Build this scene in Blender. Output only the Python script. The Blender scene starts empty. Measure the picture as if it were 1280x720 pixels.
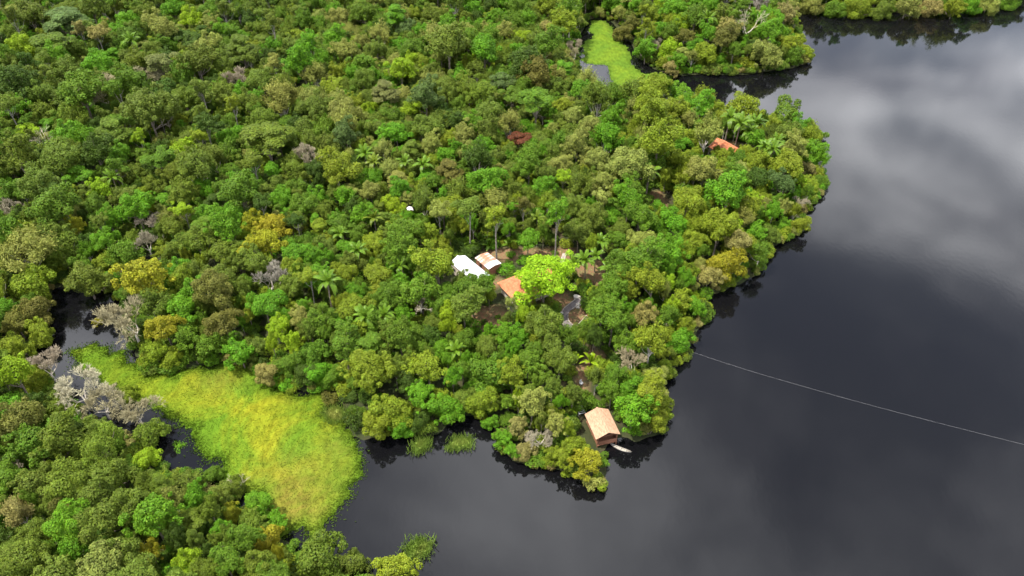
import bpy, math, random
import numpy as np
from mathutils import Vector, Matrix

# ------------------------------------------------------------------ camera, sky, sun, exposure
CAM_H, PITCH, FPX = 120.0, math.radians(40.0), 931.0          # drone height, downward tilt, focal length in 1280-px units
scene = bpy.context.scene
COL = scene.collection
cam = bpy.data.cameras.new('camera'); cam_o = bpy.data.objects.new('camera', cam); COL.objects.link(cam_o)
cam.sensor_width = 36.0; cam.lens = FPX / 1280.0 * 36.0; cam.clip_end = 5000.0; cam.clip_start = 1.0
cam_o.location = (0, 0, CAM_H); cam_o.rotation_euler = (math.pi / 2 - PITCH, 0, 0)
scene.camera = cam_o

SUN_EL, SUN_AZ = math.radians(67.0), math.radians(-100.0)      # azimuth clockwise from +Y (away from camera)
sun = bpy.data.lights.new('sun', 'SUN'); sun.energy = 4.2; sun.angle = math.radians(1.2); sun.color = (1.0, 0.95, 0.86)
sun_o = bpy.data.objects.new('sun', sun); COL.objects.link(sun_o)
sd = Vector((math.sin(SUN_AZ) * math.cos(SUN_EL), math.cos(SUN_AZ) * math.cos(SUN_EL), math.sin(SUN_EL)))
sun_o.rotation_euler = sd.to_track_quat('Z', 'Y').to_euler()

world = bpy.data.worlds.new('World'); scene.world = world; world.use_nodes = True
def build_world():
    nt = world.node_tree; N, L = nt.nodes, nt.links; N.clear()
    out = N.new('ShaderNodeOutputWorld'); bg = N.new('ShaderNodeBackground'); L.new(bg.outputs[0], out.inputs[0])
    bg.inputs['Strength'].default_value = 0.09
    sky = N.new('ShaderNodeTexSky'); sky.sky_type = 'NISHITA'; sky.sun_disc = False
    sky.sun_elevation = SUN_EL; sky.sun_rotation = SUN_AZ; sky.air_density = 1.0; sky.dust_density = 1.5
    tc = N.new('ShaderNodeTexCoord')
    sep = N.new('ShaderNodeSeparateXYZ'); L.new(tc.outputs['Generated'], sep.inputs[0])
    def math_(op, a, b=None, clamp=False):
        m = N.new('ShaderNodeMath'); m.operation = op; m.use_clamp = clamp
        for i, v in enumerate((a, b)):
            if v is None: continue
            if isinstance(v, (int, float)): m.inputs[i].default_value = v
            else: L.new(v, m.inputs[i])
        return m.outputs[0]
    zz = math_('MAXIMUM', math_('ADD', sep.outputs[2], 0.08), 0.06)
    cmb = N.new('ShaderNodeCombineXYZ')
    L.new(math_('DIVIDE', sep.outputs[0], zz), cmb.inputs[0]); L.new(math_('DIVIDE', sep.outputs[1], zz), cmb.inputs[1])
    def noise(scale, detail, rough, off, dist=0.0):
        mp = N.new('ShaderNodeMapping'); mp.inputs['Location'].default_value = off; L.new(cmb.outputs[0], mp.inputs[0])
        n = N.new('ShaderNodeTexNoise'); n.inputs['Scale'].default_value = scale; n.inputs['Detail'].default_value = detail
        n.inputs['Roughness'].default_value = rough; n.inputs['Distortion'].default_value = dist
        L.new(mp.outputs[0], n.inputs[0]); return n.outputs[0]
    cover = N.new('ShaderNodeMapRange'); L.new(noise(1.5, 9, 0.6, SKY_A, 0.4), cover.inputs[0])
    cover.inputs[1].default_value = 0.40; cover.inputs[2].default_value = 0.58; cover.inputs[3].default_value = 0.35; cover.inputs[4].default_value = 1.0
    lum = N.new('ShaderNodeValToRGB'); L.new(noise(1.25, 9, 0.6, SKY_B, 0.5), lum.inputs[0])
    e = lum.color_ramp.elements
    e[0].position = 0.40; e[0].color = (0.33, 0.345, 0.42, 1); e[1].position = 0.66; e[1].color = (1.25, 1.27, 1.33, 1)
    m_ = e.new(0.5); m_.color = (0.45, 0.465, 0.53, 1)
    sc_ = N.new('ShaderNodeVectorMath'); sc_.operation = 'SCALE'; L.new(lum.outputs[0], sc_.inputs[0]); sc_.inputs['Scale'].default_value = CLOUD
    mix = N.new('ShaderNodeMix'); mix.data_type = 'RGBA'; L.new(cover.outputs[0], mix.inputs[0]); L.new(sky.outputs[0], mix.inputs[6]); L.new(sc_.outputs[0], mix.inputs[7])
    L.new(mix.outputs[2], bg.inputs[0])
CLOUD = 19.0; SKY_A = (3.1, 1.7, 0); SKY_B = (15.6, 23.27, 9.9)
build_world()
vs = scene.view_settings
vs.view_transform = 'Standard'; vs.look = 'None'; vs.gamma = 1.0; vs.use_curve_mapping = False; vs.exposure = 1.2
scene.cycles.max_bounces = 6; scene.cycles.diffuse_bounces = 3; scene.cycles.glossy_bounces = 2; scene.cycles.transmission_bounces = 3
scene.cycles.use_adaptive_sampling = True; scene.cycles.adaptive_threshold = 0.02

# ------------------------------------------------------------------ pixel <-> ground helpers (photo is 1280 x 720)
CP, SP = math.cos(PITCH), math.sin(PITCH)
def ground(u, v, h=0.0):
    x, y = (u - 640.0) / FPX, (360.0 - v) / FPX
    d = np.array([x, CP + y * SP, -SP + y * CP])
    t = (CAM_H - h) / -d[2]
    return np.array([d[0] * t, d[1] * t])
def project(x, y, z):
    dx, dy, dz = x, y, z - CAM_H
    dep = dy * CP - dz * SP; up = dy * SP + dz * CP
    return 640 + FPX * dx / dep, 360 - FPX * up / dep, dep
def m_per_px(u, v):
    x, y = ground(u, v); return math.sqrt(x * x + y * y + CAM_H ** 2) / FPX
rng = np.random.default_rng(11); random.seed(5)

# ------------------------------------------------------------------ mesh helpers
def make_mesh(name, verts, faces, mats=(), smooth=False, mat_idx=None):
    me = bpy.data.meshes.new(name)
    me.from_pydata(verts.tolist() if isinstance(verts, np.ndarray) else [tuple(map(float, v)) for v in verts], [], faces.tolist() if isinstance(faces, np.ndarray) else faces)
    for m in mats: me.materials.append(m)
    if smooth: me.polygons.foreach_set('use_smooth', [True] * len(me.polygons))
    if mat_idx is not None: me.polygons.foreach_set('material_index', list(map(int, mat_idx)))
    me.update(); return me
class MB:
    """collects boxes, tubes and sheets into one mesh"""
    def __init__(s): s.v, s.f = [], []
    def add(s, v, f):
        o = len(s.v); s.v += [tuple(p) for p in v]; s.f += [tuple(i + o for i in q) for q in f]; return s
    def box(s, c, size, rz=0.0, M=None):
        sx, sy, sz = (k / 2 for k in size); pts = []
        for z in (-sz, sz):
            for x, y in ((-sx, -sy), (sx, -sy), (sx, sy), (-sx, sy)):
                p = Vector((x, y, z))
                if M: p = M @ p
                elif rz: p = Matrix.Rotation(rz, 3, 'Z') @ p
                pts.append(p + Vector(c))
        return s.add(pts, [(3, 2, 1, 0), (4, 5, 6, 7), (0, 1, 5, 4), (1, 2, 6, 5), (2, 3, 7, 6), (3, 0, 4, 7)])
    def tube(s, pts, rad, n=6, cap=True):
        pts = [Vector(p) for p in pts]; V, F = [], []
        for i, p in enumerate(pts):
            t = (pts[min(i + 1, len(pts) - 1)] - pts[max(i - 1, 0)])
            t = t.normalized() if t.length > 1e-6 else Vector((0, 0, 1))
            a = t.cross(Vector((0.31, 0.95, 0.05))); a = a.normalized() if a.length > 1e-4 else Vector((1, 0, 0)); b = t.cross(a)
            r = rad[i] if hasattr(rad, '__len__') else rad
            for k in range(n):
                an = 2 * math.pi * k / n; V.append(p + (a * math.cos(an) + b * math.sin(an)) * r)
        for i in range(len(pts) - 1):
            for k in range(n):
                q = (k + 1) % n; F.append((i * n + k, i * n + q, (i + 1) * n + q, (i + 1) * n + k))
        if cap: F.append(tuple(range((len(pts) - 1) * n, len(pts) * n))); F.append(tuple(range(n))[::-1])
        return s.add(V, F)
    def mesh(s, name, mat, smooth=False): return make_mesh(name, s.v, s.f, (mat,), smooth)
    def build(s, name, mat, parent=None, smooth=False): return link(name, s.mesh(name, mat, smooth), parent)
def link(name, data, parent=None):
    o = bpy.data.objects.new(name, data); COL.objects.link(o)
    if parent: o.parent = parent
    return o
def tag(o, label=None, cat=None, group=None, kind=None):
    if label: o['label'] = label
    if cat: o['category'] = cat
    if group: o['group'] = group
    if kind: o['kind'] = kind
    return o
def empty(name, loc, rz=0.0):
    o = bpy.data.objects.new(name, None); COL.objects.link(o); o.location = loc; o.rotation_euler = (0, 0, rz); o.empty_display_size = 0.5
    return o

# ------------------------------------------------------------------ materials
def mat(name):
    m = bpy.data.materials.new(name); m.use_nodes = True; nt = m.node_tree; nt.nodes.clear()
    out = nt.nodes.new('ShaderNodeOutputMaterial'); return m, nt, nt.nodes, nt.links, out
def principled(N, rough=0.8, spec=0.3):
    p = N.new('ShaderNodeBsdfPrincipled'); p.inputs['Roughness'].default_value = rough; p.inputs['Specular IOR Level'].default_value = spec; return p
def nz(N, L, scale, detail=4.0, rough=0.55, coord='Object', stretch=None, dist=0.0):
    tc = N.new('ShaderNodeTexCoord'); src = tc.outputs[coord]
    if stretch:
        mp = N.new('ShaderNodeMapping'); mp.inputs['Scale'].default_value = stretch; L.new(src, mp.inputs[0]); src = mp.outputs[0]
    n = N.new('ShaderNodeTexNoise'); n.inputs['Scale'].default_value = scale; n.inputs['Detail'].default_value = detail
    n.inputs['Roughness'].default_value = rough; n.inputs['Distortion'].default_value = dist; L.new(src, n.inputs[0]); return n.outputs[0]
def ramp(N, L, fac, stops):
    r = N.new('ShaderNodeValToRGB'); L.new(fac, r.inputs[0]); e = r.color_ramp.elements
    while len(e) < len(stops): e.new(0.5)
    for k, (p, c) in enumerate(stops): e[k].position = p; e[k].color = (*c, 1)
    return r.outputs[0]
def mixc(N, L, fac, a, b, mode='MIX'):
    m = N.new('ShaderNodeMix'); m.data_type = 'RGBA'; m.blend_type = mode
    for i, v in ((0, fac), (6, a), (7, b)):
        if isinstance(v, (int, float)): m.inputs[i].default_value = v
        elif isinstance(v, tuple): m.inputs[i].default_value = (*v, 1)
        else: L.new(v, m.inputs[i])
    return m.outputs[2]
def bump(N, L, fac, strength, dist=1.0):
    b = N.new('ShaderNodeBump'); b.inputs['Strength'].default_value = strength; b.inputs['Distance'].default_value = dist; L.new(fac, b.inputs['Height']); return b.outputs[0]
def simple(name, stops, scale, rough=0.8, bump_s=0.3, coord='Object', stretch=None, detail=5.0, spec=0.25, bdist=0.1):
    m, nt, N, L, out = mat(name); p = principled(N, rough, spec)
    n = nz(N, L, scale, detail, 0.6, coord, stretch); L.new(ramp(N, L, n, stops), p.inputs['Base Color'])
    if bump_s: L.new(bump(N, L, n, bump_s, bdist), p.inputs['Normal'])
    L.new(p.outputs[0], out.inputs[0]); return m
def leaf_material(name, transl=0.3, rough=0.6, patch=0.3):
    m, nt, N, L, out = mat(name)
    at = N.new('ShaderNodeAttribute'); at.attribute_type = 'INSTANCER'; at.attribute_name = 'tint'
    geo = N.new('ShaderNodeNewGeometry')
    r = N.new('ShaderNodeMapRange'); L.new(geo.outputs['Random Per Island'], r.inputs[0]); r.inputs[3].default_value = 0.8; r.inputs[4].default_value = 1.2
    oi = N.new('ShaderNodeObjectInfo')
    tc = N.new('ShaderNodeTexCoord'); ad = N.new('ShaderNodeVectorMath'); ad.operation = 'MULTIPLY_ADD'
    L.new(oi.outputs['Random'], ad.inputs[0]); ad.inputs[1].default_value = (37.0, 19.0, 53.0); L.new(tc.outputs['Object'], ad.inputs[2])
    n = N.new('ShaderNodeTexNoise'); n.inputs['Scale'].default_value = 0.55; n.inputs['Detail'].default_value = 4.0; L.new(ad.outputs[0], n.inputs[0])
    pr = N.new('ShaderNodeMapRange'); L.new(n.outputs[0], pr.inputs[0]); pr.inputs[1].default_value = 0.3; pr.inputs[2].default_value = 0.7
    pr.inputs[3].default_value = 1 - patch; pr.inputs[4].default_value = 1 + patch
    mul = N.new('ShaderNodeMath'); mul.operation = 'MULTIPLY'; L.new(r.outputs[0], mul.inputs[0]); L.new(pr.outputs[0], mul.inputs[1])
    sc = N.new('ShaderNodeVectorMath'); sc.operation = 'SCALE'; L.new(at.outputs['Vector'], sc.inputs[0]); L.new(mul.outputs[0], sc.inputs['Scale'])
    # a few leaves are yellower or browner than the rest
    wn = N.new('ShaderNodeMath'); wn.operation = 'MULTIPLY'; L.new(geo.outputs['Random Per Island'], wn.inputs[0]); wn.inputs[1].default_value = 17.31
    fr = N.new('ShaderNodeMath'); fr.operation = 'FRACT'; L.new(wn.outputs[0], fr.inputs[0])
    hm = N.new('ShaderNodeMapRange'); L.new(fr.outputs[0], hm.inputs[0]); hm.inputs[3].default_value = 0.485; hm.inputs[4].default_value = 0.509
    hs = N.new('ShaderNodeHueSaturation'); L.new(hm.outputs[0], hs.inputs['Hue']); L.new(sc.outputs[0], hs.inputs['Color'])
    p = principled(N, rough, 0.15); L.new(hs.outputs[0], p.inputs['Base Color'])
    t = N.new('ShaderNodeBsdfTranslucent'); L.new(hs.outputs[0], t.inputs[0])
    mx = N.new('ShaderNodeMixShader'); mx.inputs[0].default_value = transl; L.new(p.outputs[0], mx.inputs[1]); L.new(t.outputs[0], mx.inputs[2])
    L.new(mx.outputs[0], out.inputs[0]); return m
M_LEAF = leaf_material('leaf')
M_PALM = leaf_material('palm_leaf', 0.2, 0.42, 0.15)
M_BARK = simple('bark', [(0.3, (0.09, 0.07, 0.05)), (0.6, (0.24, 0.2, 0.16)), (0.8, (0.36, 0.33, 0.28))], 1.6, 0.9, 0.5)
M_BARK_RED = simple('red_bark', [(0.3, (0.16, 0.07, 0.04)), (0.7, (0.34, 0.17, 0.1))], 1.6, 0.9, 0.5)
M_TRUNK = simple('grey_bark', [(0.3, (0.14, 0.12, 0.1)), (0.7, (0.34, 0.31, 0.27))], 2.0, 0.85, 0.3)
M_PALE = simple('pale_bark', [(0.3, (0.38, 0.33, 0.27)), (0.7, (0.68, 0.62, 0.54))], 2.0, 0.85, 0.3)
def twig_material():
    m, nt, N, L, out = mat('twig'); at = N.new('ShaderNodeAttribute'); at.attribute_type = 'INSTANCER'; at.attribute_name = 'tint'
    geo = N.new('ShaderNodeNewGeometry'); r = N.new('ShaderNodeMapRange'); L.new(geo.outputs['Random Per Island'], r.inputs[0]); r.inputs[3].default_value = 0.75; r.inputs[4].default_value = 1.25
    sc = N.new('ShaderNodeVectorMath'); sc.operation = 'SCALE'; L.new(at.outputs['Vector'], sc.inputs[0]); L.new(r.outputs[0], sc.inputs['Scale'])
    p = principled(N, 0.85, 0.15); L.new(sc.outputs[0], p.inputs['Base Color']); L.new(p.outputs[0], out.inputs[0]); return m
M_TWIG = twig_material()

# ------------------------------------------------------------------ shoreline (traced where the water meets the bank; hidden stretches set back under the trees)
LAKE_PX = [(640, 880), (575, 800), (500, 755), (440, 728), (400, 708), (368, 688), (338, 660), (302, 636), (262, 614), (225, 594), (190, 576), (150, 550),
 (110, 525), (75, 492), (50, 466), (46, 440), (50, 405), (58, 372), (68, 352), (95, 356), (122, 364), (140, 352), (158, 342), (170, 336), (176, 320), (190, 314), (197, 326),
 (182, 342), (162, 352), (146, 366), (152, 395), (166, 422), (172, 445), (174, 460), (192, 471), (215, 468), (240, 458), (290, 452), (322, 464), (342, 482), (375, 490), (402, 488),
 (420, 492), (431, 505), (434, 525), (438, 545), (452, 550), (480, 546), (512, 540), (530, 546), (548, 541), (560, 526), (575, 518), (600, 522), (618, 535), (624, 560), (640, 575), (665, 580),
 (690, 585), (715, 590), (733, 604), (748, 610), (757, 598), (757, 575), (752, 552), (776, 545), (792, 552), (815, 545), (834, 535), (838, 510), (826, 482), (838, 464), (856, 448), (862, 435),
 (872, 410), (884, 391), (880, 378), (895, 365), (925, 354), (945, 344), (955, 325), (965, 308), (985, 300), (1002, 290), (1008, 265), (1024, 246), (1029, 228), (1018, 207), (1010, 192), (1018, 182),
 (1024, 174), (1005, 173), (975, 168), (940, 160), (905, 150), (870, 143), (840, 138), (815, 130), (790, 127), (760, 122), (735, 112), (724, 90), (722, 60), (728, 38), (735, 24), (760, 24), (775, 38),
 (790, 55), (800, 75), (822, 88), (850, 95), (880, 92), (910, 94), (940, 92), (965, 88), (990, 85), (1008, 79), (1014, 75), (1003, 66), (1000, 50), (998, 38), (990, 30), (988, 22), (992, 13),
 (1010, 9), (1040, 12), (1080, 14), (1130, 16), (1180, 16), (1220, 8), (1250, 3), (1290, -4), (1360, -20)]
lake = [ground(u, v) for u, v in LAKE_PX] + [np.array(p) for p in ((420., 520.), (900., 640.), (900., -300.), (-60., -300.), (-20., 20.))]
lake = np.array(lake)
# wander each bank a little so that no stretch is straight
_pts = []
for i in range(len(lake)):
    a, b = lake[i], lake[(i + 1) % len(lake)]; d = b - a; ln = np.hypot(*d); _pts.append(a)
    if 3.5 < ln < 60:
        k = int(ln // 2.2); nrm = np.array([-d[1], d[0]]) / ln
        for q in range(1, k): _pts.append(a + d * q / k + nrm * rng.normal(0, 0.35))
lake = np.array(_pts)
def inside(poly, P):
    P = np.atleast_2d(P); x, y = P[:, 0], P[:, 1]; r = np.zeros(len(P), bool); n = len(poly)
    for i in range(n):
        x1, y1 = poly[i]; x2, y2 = poly[(i + 1) % n]
        if y1 == y2: continue
        c = ((y1 > y) != (y2 > y)) & (x < (x2 - x1) * (y - y1) / (y2 - y1) + x1); r ^= c
    return r
def edge_dist(poly, P):
    P = np.atleast_2d(P); best = np.full(len(P), 1e9)
    for i in range(len(poly)):
        a, b = poly[i], poly[(i + 1) % len(poly)]; d = b - a; l2 = max(float(d @ d), 1e-9)
        t = np.clip(((P - a) @ d) / l2, 0, 1); q = a + t[:, None] * d - P; best = np.minimum(best, np.einsum('ij,ij->i', q, q))
    return np.sqrt(best)
def shore_exact(P):
    d = edge_dist(lake, P); return np.where(inside(lake, P), -d, d)
SX0, SY0, SSTEP = -340.0, 36.0, 1.25
_gx, _gy = np.arange(SX0, 345, SSTEP), np.arange(SY0, 490, SSTEP)
_GX, _GY = np.meshgrid(_gx, _gy); SDF = shore_exact(np.stack([_GX.ravel(), _GY.ravel()], 1)).reshape(_GX.shape)
def shore(P):
    """signed distance to the waterline, positive on land (read from a grid)"""
    P = np.atleast_2d(P); fx = np.clip((P[:, 0] - SX0) / SSTEP, 0, len(_gx) - 1.001); fy = np.clip((P[:, 1] - SY0) / SSTEP, 0, len(_gy) - 1.001)
    i, j = fx.astype(int), fy.astype(int); a, b = fx - i, fy - j
    return (SDF[j, i] * (1 - a) + SDF[j, i + 1] * a) * (1 - b) + (SDF[j + 1, i] * (1 - a) + SDF[j + 1, i + 1] * a) * b
def land_z(d): return np.where(d > 0, np.minimum(0.18 + 0.11 * d, 2.6), np.maximum(-2.5, 0.1 + 0.35 * d))
def gz(x, y): return float(land_z(shore(np.array([[x, y]])))[0])
def ground_on(u, v, h=0.0):
    """world point of a photo pixel at height h above the land"""
    z = 0.0
    for _ in range(3):
        p = ground(u, v, z + h); z = gz(*p)
    return p[0], p[1], z

# ------------------------------------------------------------------ ground sheet
SOIL = [((612, 398), 26, 14), ((742, 340), 22, 16), ((700, 322), 30, 14), ((640, 318), 34, 9), ((742, 446), 18, 11), ((728, 478), 11, 22), ((822, 250), 12, 12), ((708, 385), 16, 16), ((724, 396), 13, 15), ((700, 372), 14, 10), ((600, 352), 30, 10), ((912, 184), 14, 9)]
soil_w = []
for (u, v), ru, rv in SOIL:
    x, y, z = ground_on(u, v); k = m_per_px(u, v); soil_w.append((x, y, ru * k, rv * k / math.sin(math.atan2(CAM_H, y))))
def soil_mask(P):
    m = np.zeros(len(P))
    for x, y, a, b in soil_w:
        q = ((P[:, 0] - x) / a) ** 2 + ((P[:, 1] - y) / b) ** 2; m = np.maximum(m, np.clip(1.6 - q, 0, 1))
    return m
def build_ground():
    xs = np.concatenate([np.linspace(-900, -300, 12, endpoint=False), np.arange(-300, 330, 2.5), np.linspace(330, 900, 12)])
    ys = np.concatenate([np.linspace(-300, 40, 8, endpoint=False), np.arange(40, 430, 2.5), np.linspace(430, 1100, 14)])
    X, Y = np.meshgrid(xs, ys); P = np.stack([X.ravel(), Y.ravel()], 1); d = shore(P); far = (P[:, 0] < SX0) | (P[:, 0] > 344) | (P[:, 1] < SY0) | (P[:, 1] > 489); d[far] = shore_exact(P[far])
    # beyond the lake's traced outline everything is land
    Z = land_z(d) + np.where(d > 1.5, 0.12 * np.sin(P[:, 0] * 0.7 + np.sin(P[:, 1] * .5)) * np.cos(P[:, 1] * 0.63), 0)
    nx, ny = len(xs), len(ys); i = np.arange(nx * ny).reshape(ny, nx)
    F = np.stack([i[:-1, :-1], i[:-1, 1:], i[1:, 1:], i[1:, :-1]], -1).reshape(-1, 4)
    m, nt, N, L, out = mat('forest_floor'); p = principled(N, 0.95, 0.1)
    at = N.new('ShaderNodeAttribute'); at.attribute_name = 'soil'
    n1 = nz(N, L, 0.25, 6, 0.6); n2 = nz(N, L, 1.3, 5, 0.65)
    litter = ramp(N, L, n1, [(0.35, (0.02, 0.03, 0.01)), (0.55, (0.035, 0.038, 0.016)), (0.72, (0.06, 0.045, 0.025))])
    soilc = ramp(N, L, n2, [(0.3, (0.09, 0.05, 0.028)), (0.46, (0.17, 0.095, 0.052)), (0.58, (0.09, 0.09, 0.034)), (0.72, (0.26, 0.155, 0.09))])
    fac = N.new('ShaderNodeMath'); fac.operation = 'MULTIPLY_ADD'; fac.use_clamp = True; L.new(n2, fac.inputs[0]); fac.inputs[1].default_value = 1.2
    s2 = N.new('ShaderNodeMath'); s2.operation = 'MULTIPLY_ADD'; L.new(at.outputs['Fac'], s2.inputs[0]); s2.inputs[1].default_value = 1.6; s2.inputs[2].default_value = -0.9
    L.new(s2.outputs[0], fac.inputs[2])
    L.new(mixc(N, L, fac.outputs[0], litter, soilc), p.inputs['Base Color']); L.new(bump(N, L, n2, 0.6, 0.4), p.inputs['Normal']); L.new(p.outputs[0], out.inputs[0])
    me = make_mesh('ground', np.column_stack([P, Z]), F, (m,), True)
    a = me.attributes.new('soil', 'FLOAT', 'POINT'); a.data.foreach_set('value', soil_mask(P).astype(np.float32))
    tag(link('ground', me), 'dark leaf-littered forest floor with bare reddish clearings', 'ground', kind='structure')
build_ground()

# ------------------------------------------------------------------ water
def build_water():
    m, nt, N, L, out = mat('black_water'); p = principled(N, 0.06, 0.5)
    p.inputs['Base Color'].default_value = (0.003, 0.003, 0.0036, 1); p.inputs['IOR'].default_value = 1.345
    n = nz(N, L, 0.9, 3, 0.5, stretch=(1.0, 0.6, 1.0)); n2 = nz(N, L, 4.0, 2, 0.5)
    b1 = N.new('ShaderNodeBump'); b1.inputs['Strength'].default_value = 0.035; b1.inputs['Distance'].default_value = 0.12; L.new(n, b1.inputs['Height'])
    b2 = N.new('ShaderNodeBump'); b2.inputs['Strength'].default_value = 0.06; b2.inputs['Distance'].default_value = 0.03; L.new(n2, b2.inputs['Height']); L.new(b1.outputs[0], b2.inputs['Normal'])
    L.new(b2.outputs[0], p.inputs['Normal'])
    rg = nz(N, L, 0.02, 4, 0.6); mr = N.new('ShaderNodeMapRange'); L.new(rg, mr.inputs[0]); mr.inputs[1].default_value = 0.35; mr.inputs[2].default_value = 0.65
    mr.inputs[3].default_value = 0.015; mr.inputs[4].default_value = 0.05; L.new(mr.outputs[0], p.inputs['Roughness'])
    L.new(p.outputs[0], out.inputs[0])
    me = make_mesh('lake_water', [(-900, -300, 0), (900, -300, 0), (900, 1100, 0), (-900, 1100, 0)], [(0, 1, 2, 3)], (m,))
    tag(link('lake_water', me), 'still black lake water reflecting grey clouds', 'water', kind='structure')
build_water()

# ------------------------------------------------------------------ floating grass: the marsh meadow, the pond mat, small patches
def px_poly(px, jit=0.5):
    P = [ground(u, v) for u, v in px]; out = []
    for i in range(len(P)):
        a, b = P[i], P[(i + 1) % len(P)]; d = b - a; ln = np.hypot(*d); k = max(1, int(ln / 1.6)); nr = np.array([-d[1], d[0]]) / max(ln, 1e-6)
        for q in range(k): out.append(a + d * q / k + nr * rng.normal(0, jit))
    return np.array(out)
MEADOW_PX = [(86, 440), (102, 434), (119, 430), (142, 438), (160, 446), (176, 458), (196, 470), (230, 462), (290, 452), (325, 462), (345, 488), (385, 496), (405, 505), (428, 520), (430, 545),
             (452, 570), (446, 592), (430, 618), (418, 642), (405, 664), (385, 675), (355, 668), (330, 640), (300, 612), (272, 586), (250, 560), (230, 532), (200, 513), (180, 501), (150, 487), (114, 472), (91, 454)]
POND_PX = [(738, 26), (758, 26), (772, 45), (786, 65), (789, 78), (800, 90), (842, 95), (832, 102), (806, 112), (775, 116), (762, 104), (760, 83), (728, 78), (728, 52), (742, 48), (736, 40)]
def grass_material(name, yellow, green, brown):
    m, nt, N, L, out = mat(name); p = principled(N, 0.85, 0.04)
    n1 = nz(N, L, 0.06, 5, 0.6, dist=0.8); n2 = nz(N, L, 0.9, 3, 0.6, stretch=(1, 0.5, 1)); n3 = nz(N, L, 0.035, 4, 0.6, dist=1.0, stretch=(1.3, 0.8, 1))
    c = ramp(N, L, n1, [(0.42, green), (0.52, tuple((a + b) / 2 for a, b in zip(green, yellow))), (0.62, yellow)])
    f = N.new('ShaderNodeMapRange'); L.new(n3, f.inputs[0]); f.inputs[1].default_value = 0.56; f.inputs[2].default_value = 0.72; f.inputs[4].default_value = 0.65
    dr = N.new('ShaderNodeAttribute'); dr.attribute_name = 'dry'; c = mixc(N, L, f.outputs[0], c, brown); c = mixc(N, L, dr.outputs['Fac'], c, brown)
    at = N.new('ShaderNodeAttribute'); at.attribute_name = 'edge'; c = mixc(N, L, at.outputs['Fac'], c, tuple(k * 0.85 for k in green))
    geo = N.new('ShaderNodeNewGeometry'); r = N.new('ShaderNodeMapRange'); L.new(geo.outputs['Random Per Island'], r.inputs[0]); r.inputs[3].default_value = 0.88; r.inputs[4].default_value = 1.1
    k2 = N.new('ShaderNodeMapRange'); L.new(n2, k2.inputs[0]); k2.inputs[1].default_value = 0.3; k2.inputs[2].default_value = 0.7; k2.inputs[3].default_value = 0.72; k2.inputs[4].default_value = 1.25
    mu = N.new('ShaderNodeMath'); mu.operation = 'MULTIPLY'; L.new(r.outputs[0], mu.inputs[0]); L.new(k2.outputs[0], mu.inputs[1])
    s = N.new('ShaderNodeVectorMath'); s.operation = 'SCALE'; L.new(c, s.inputs[0]); L.new(mu.outputs[0], s.inputs['Scale'])
    L.new(s.outputs[0], p.inputs['Base Color'])
    t = N.new('ShaderNodeBsdfTranslucent'); L.new(s.outputs[0], t.inputs[0]); mx = N.new('ShaderNodeMixShader'); mx.inputs[0].default_value = 0.2
    L.new(p.outputs[0], mx.inputs[1]); L.new(t.outputs[0], mx.inputs[2]); L.new(mx.outputs[0], out.inputs[0]); return m
M_MEADOW = grass_material('marsh_grass', (0.195, 0.2, 0.012), (0.08, 0.15, 0.01), (0.165, 0.115, 0.025))
M_POND = grass_material('floating_grass', (0.12, 0.185, 0.014), (0.085, 0.155, 0.014), (0.12, 0.14, 0.024))
M_REED = grass_material('reed', (0.34, 0.36, 0.09), (0.24, 0.36, 0.06), (0.3, 0.28, 0.1))
def blades(P, hgt, wid, lean, edge, thing=False):
    """two crossing blades per tuft"""
    n = len(P); V, F, E = [], [], []
    for k in range(n):
        x, y, z = P[k]; h = hgt * rng.uniform(0.6, 1.35); a0 = rng.uniform(0, math.pi)
        lx, ly = rng.normal(0, lean, 2) + (0.10, -0.05)
        for q in (0, 1):
            a = a0 + q * 1.4; dx, dy = math.cos(a) * wid / 2, math.sin(a) * wid / 2; o = len(V)
            V += [(x - dx, y - dy, z), (x + dx, y + dy, z), (x + lx + dx * .55, y + ly + dy * .55, z + h), (x + lx - dx * .25, y + ly - dy * .25, z + h * 1.1)]
            F.append((o, o + 1, o + 2, o + 3)); E += [edge[k]] * 4
    return V, F, E
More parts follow.
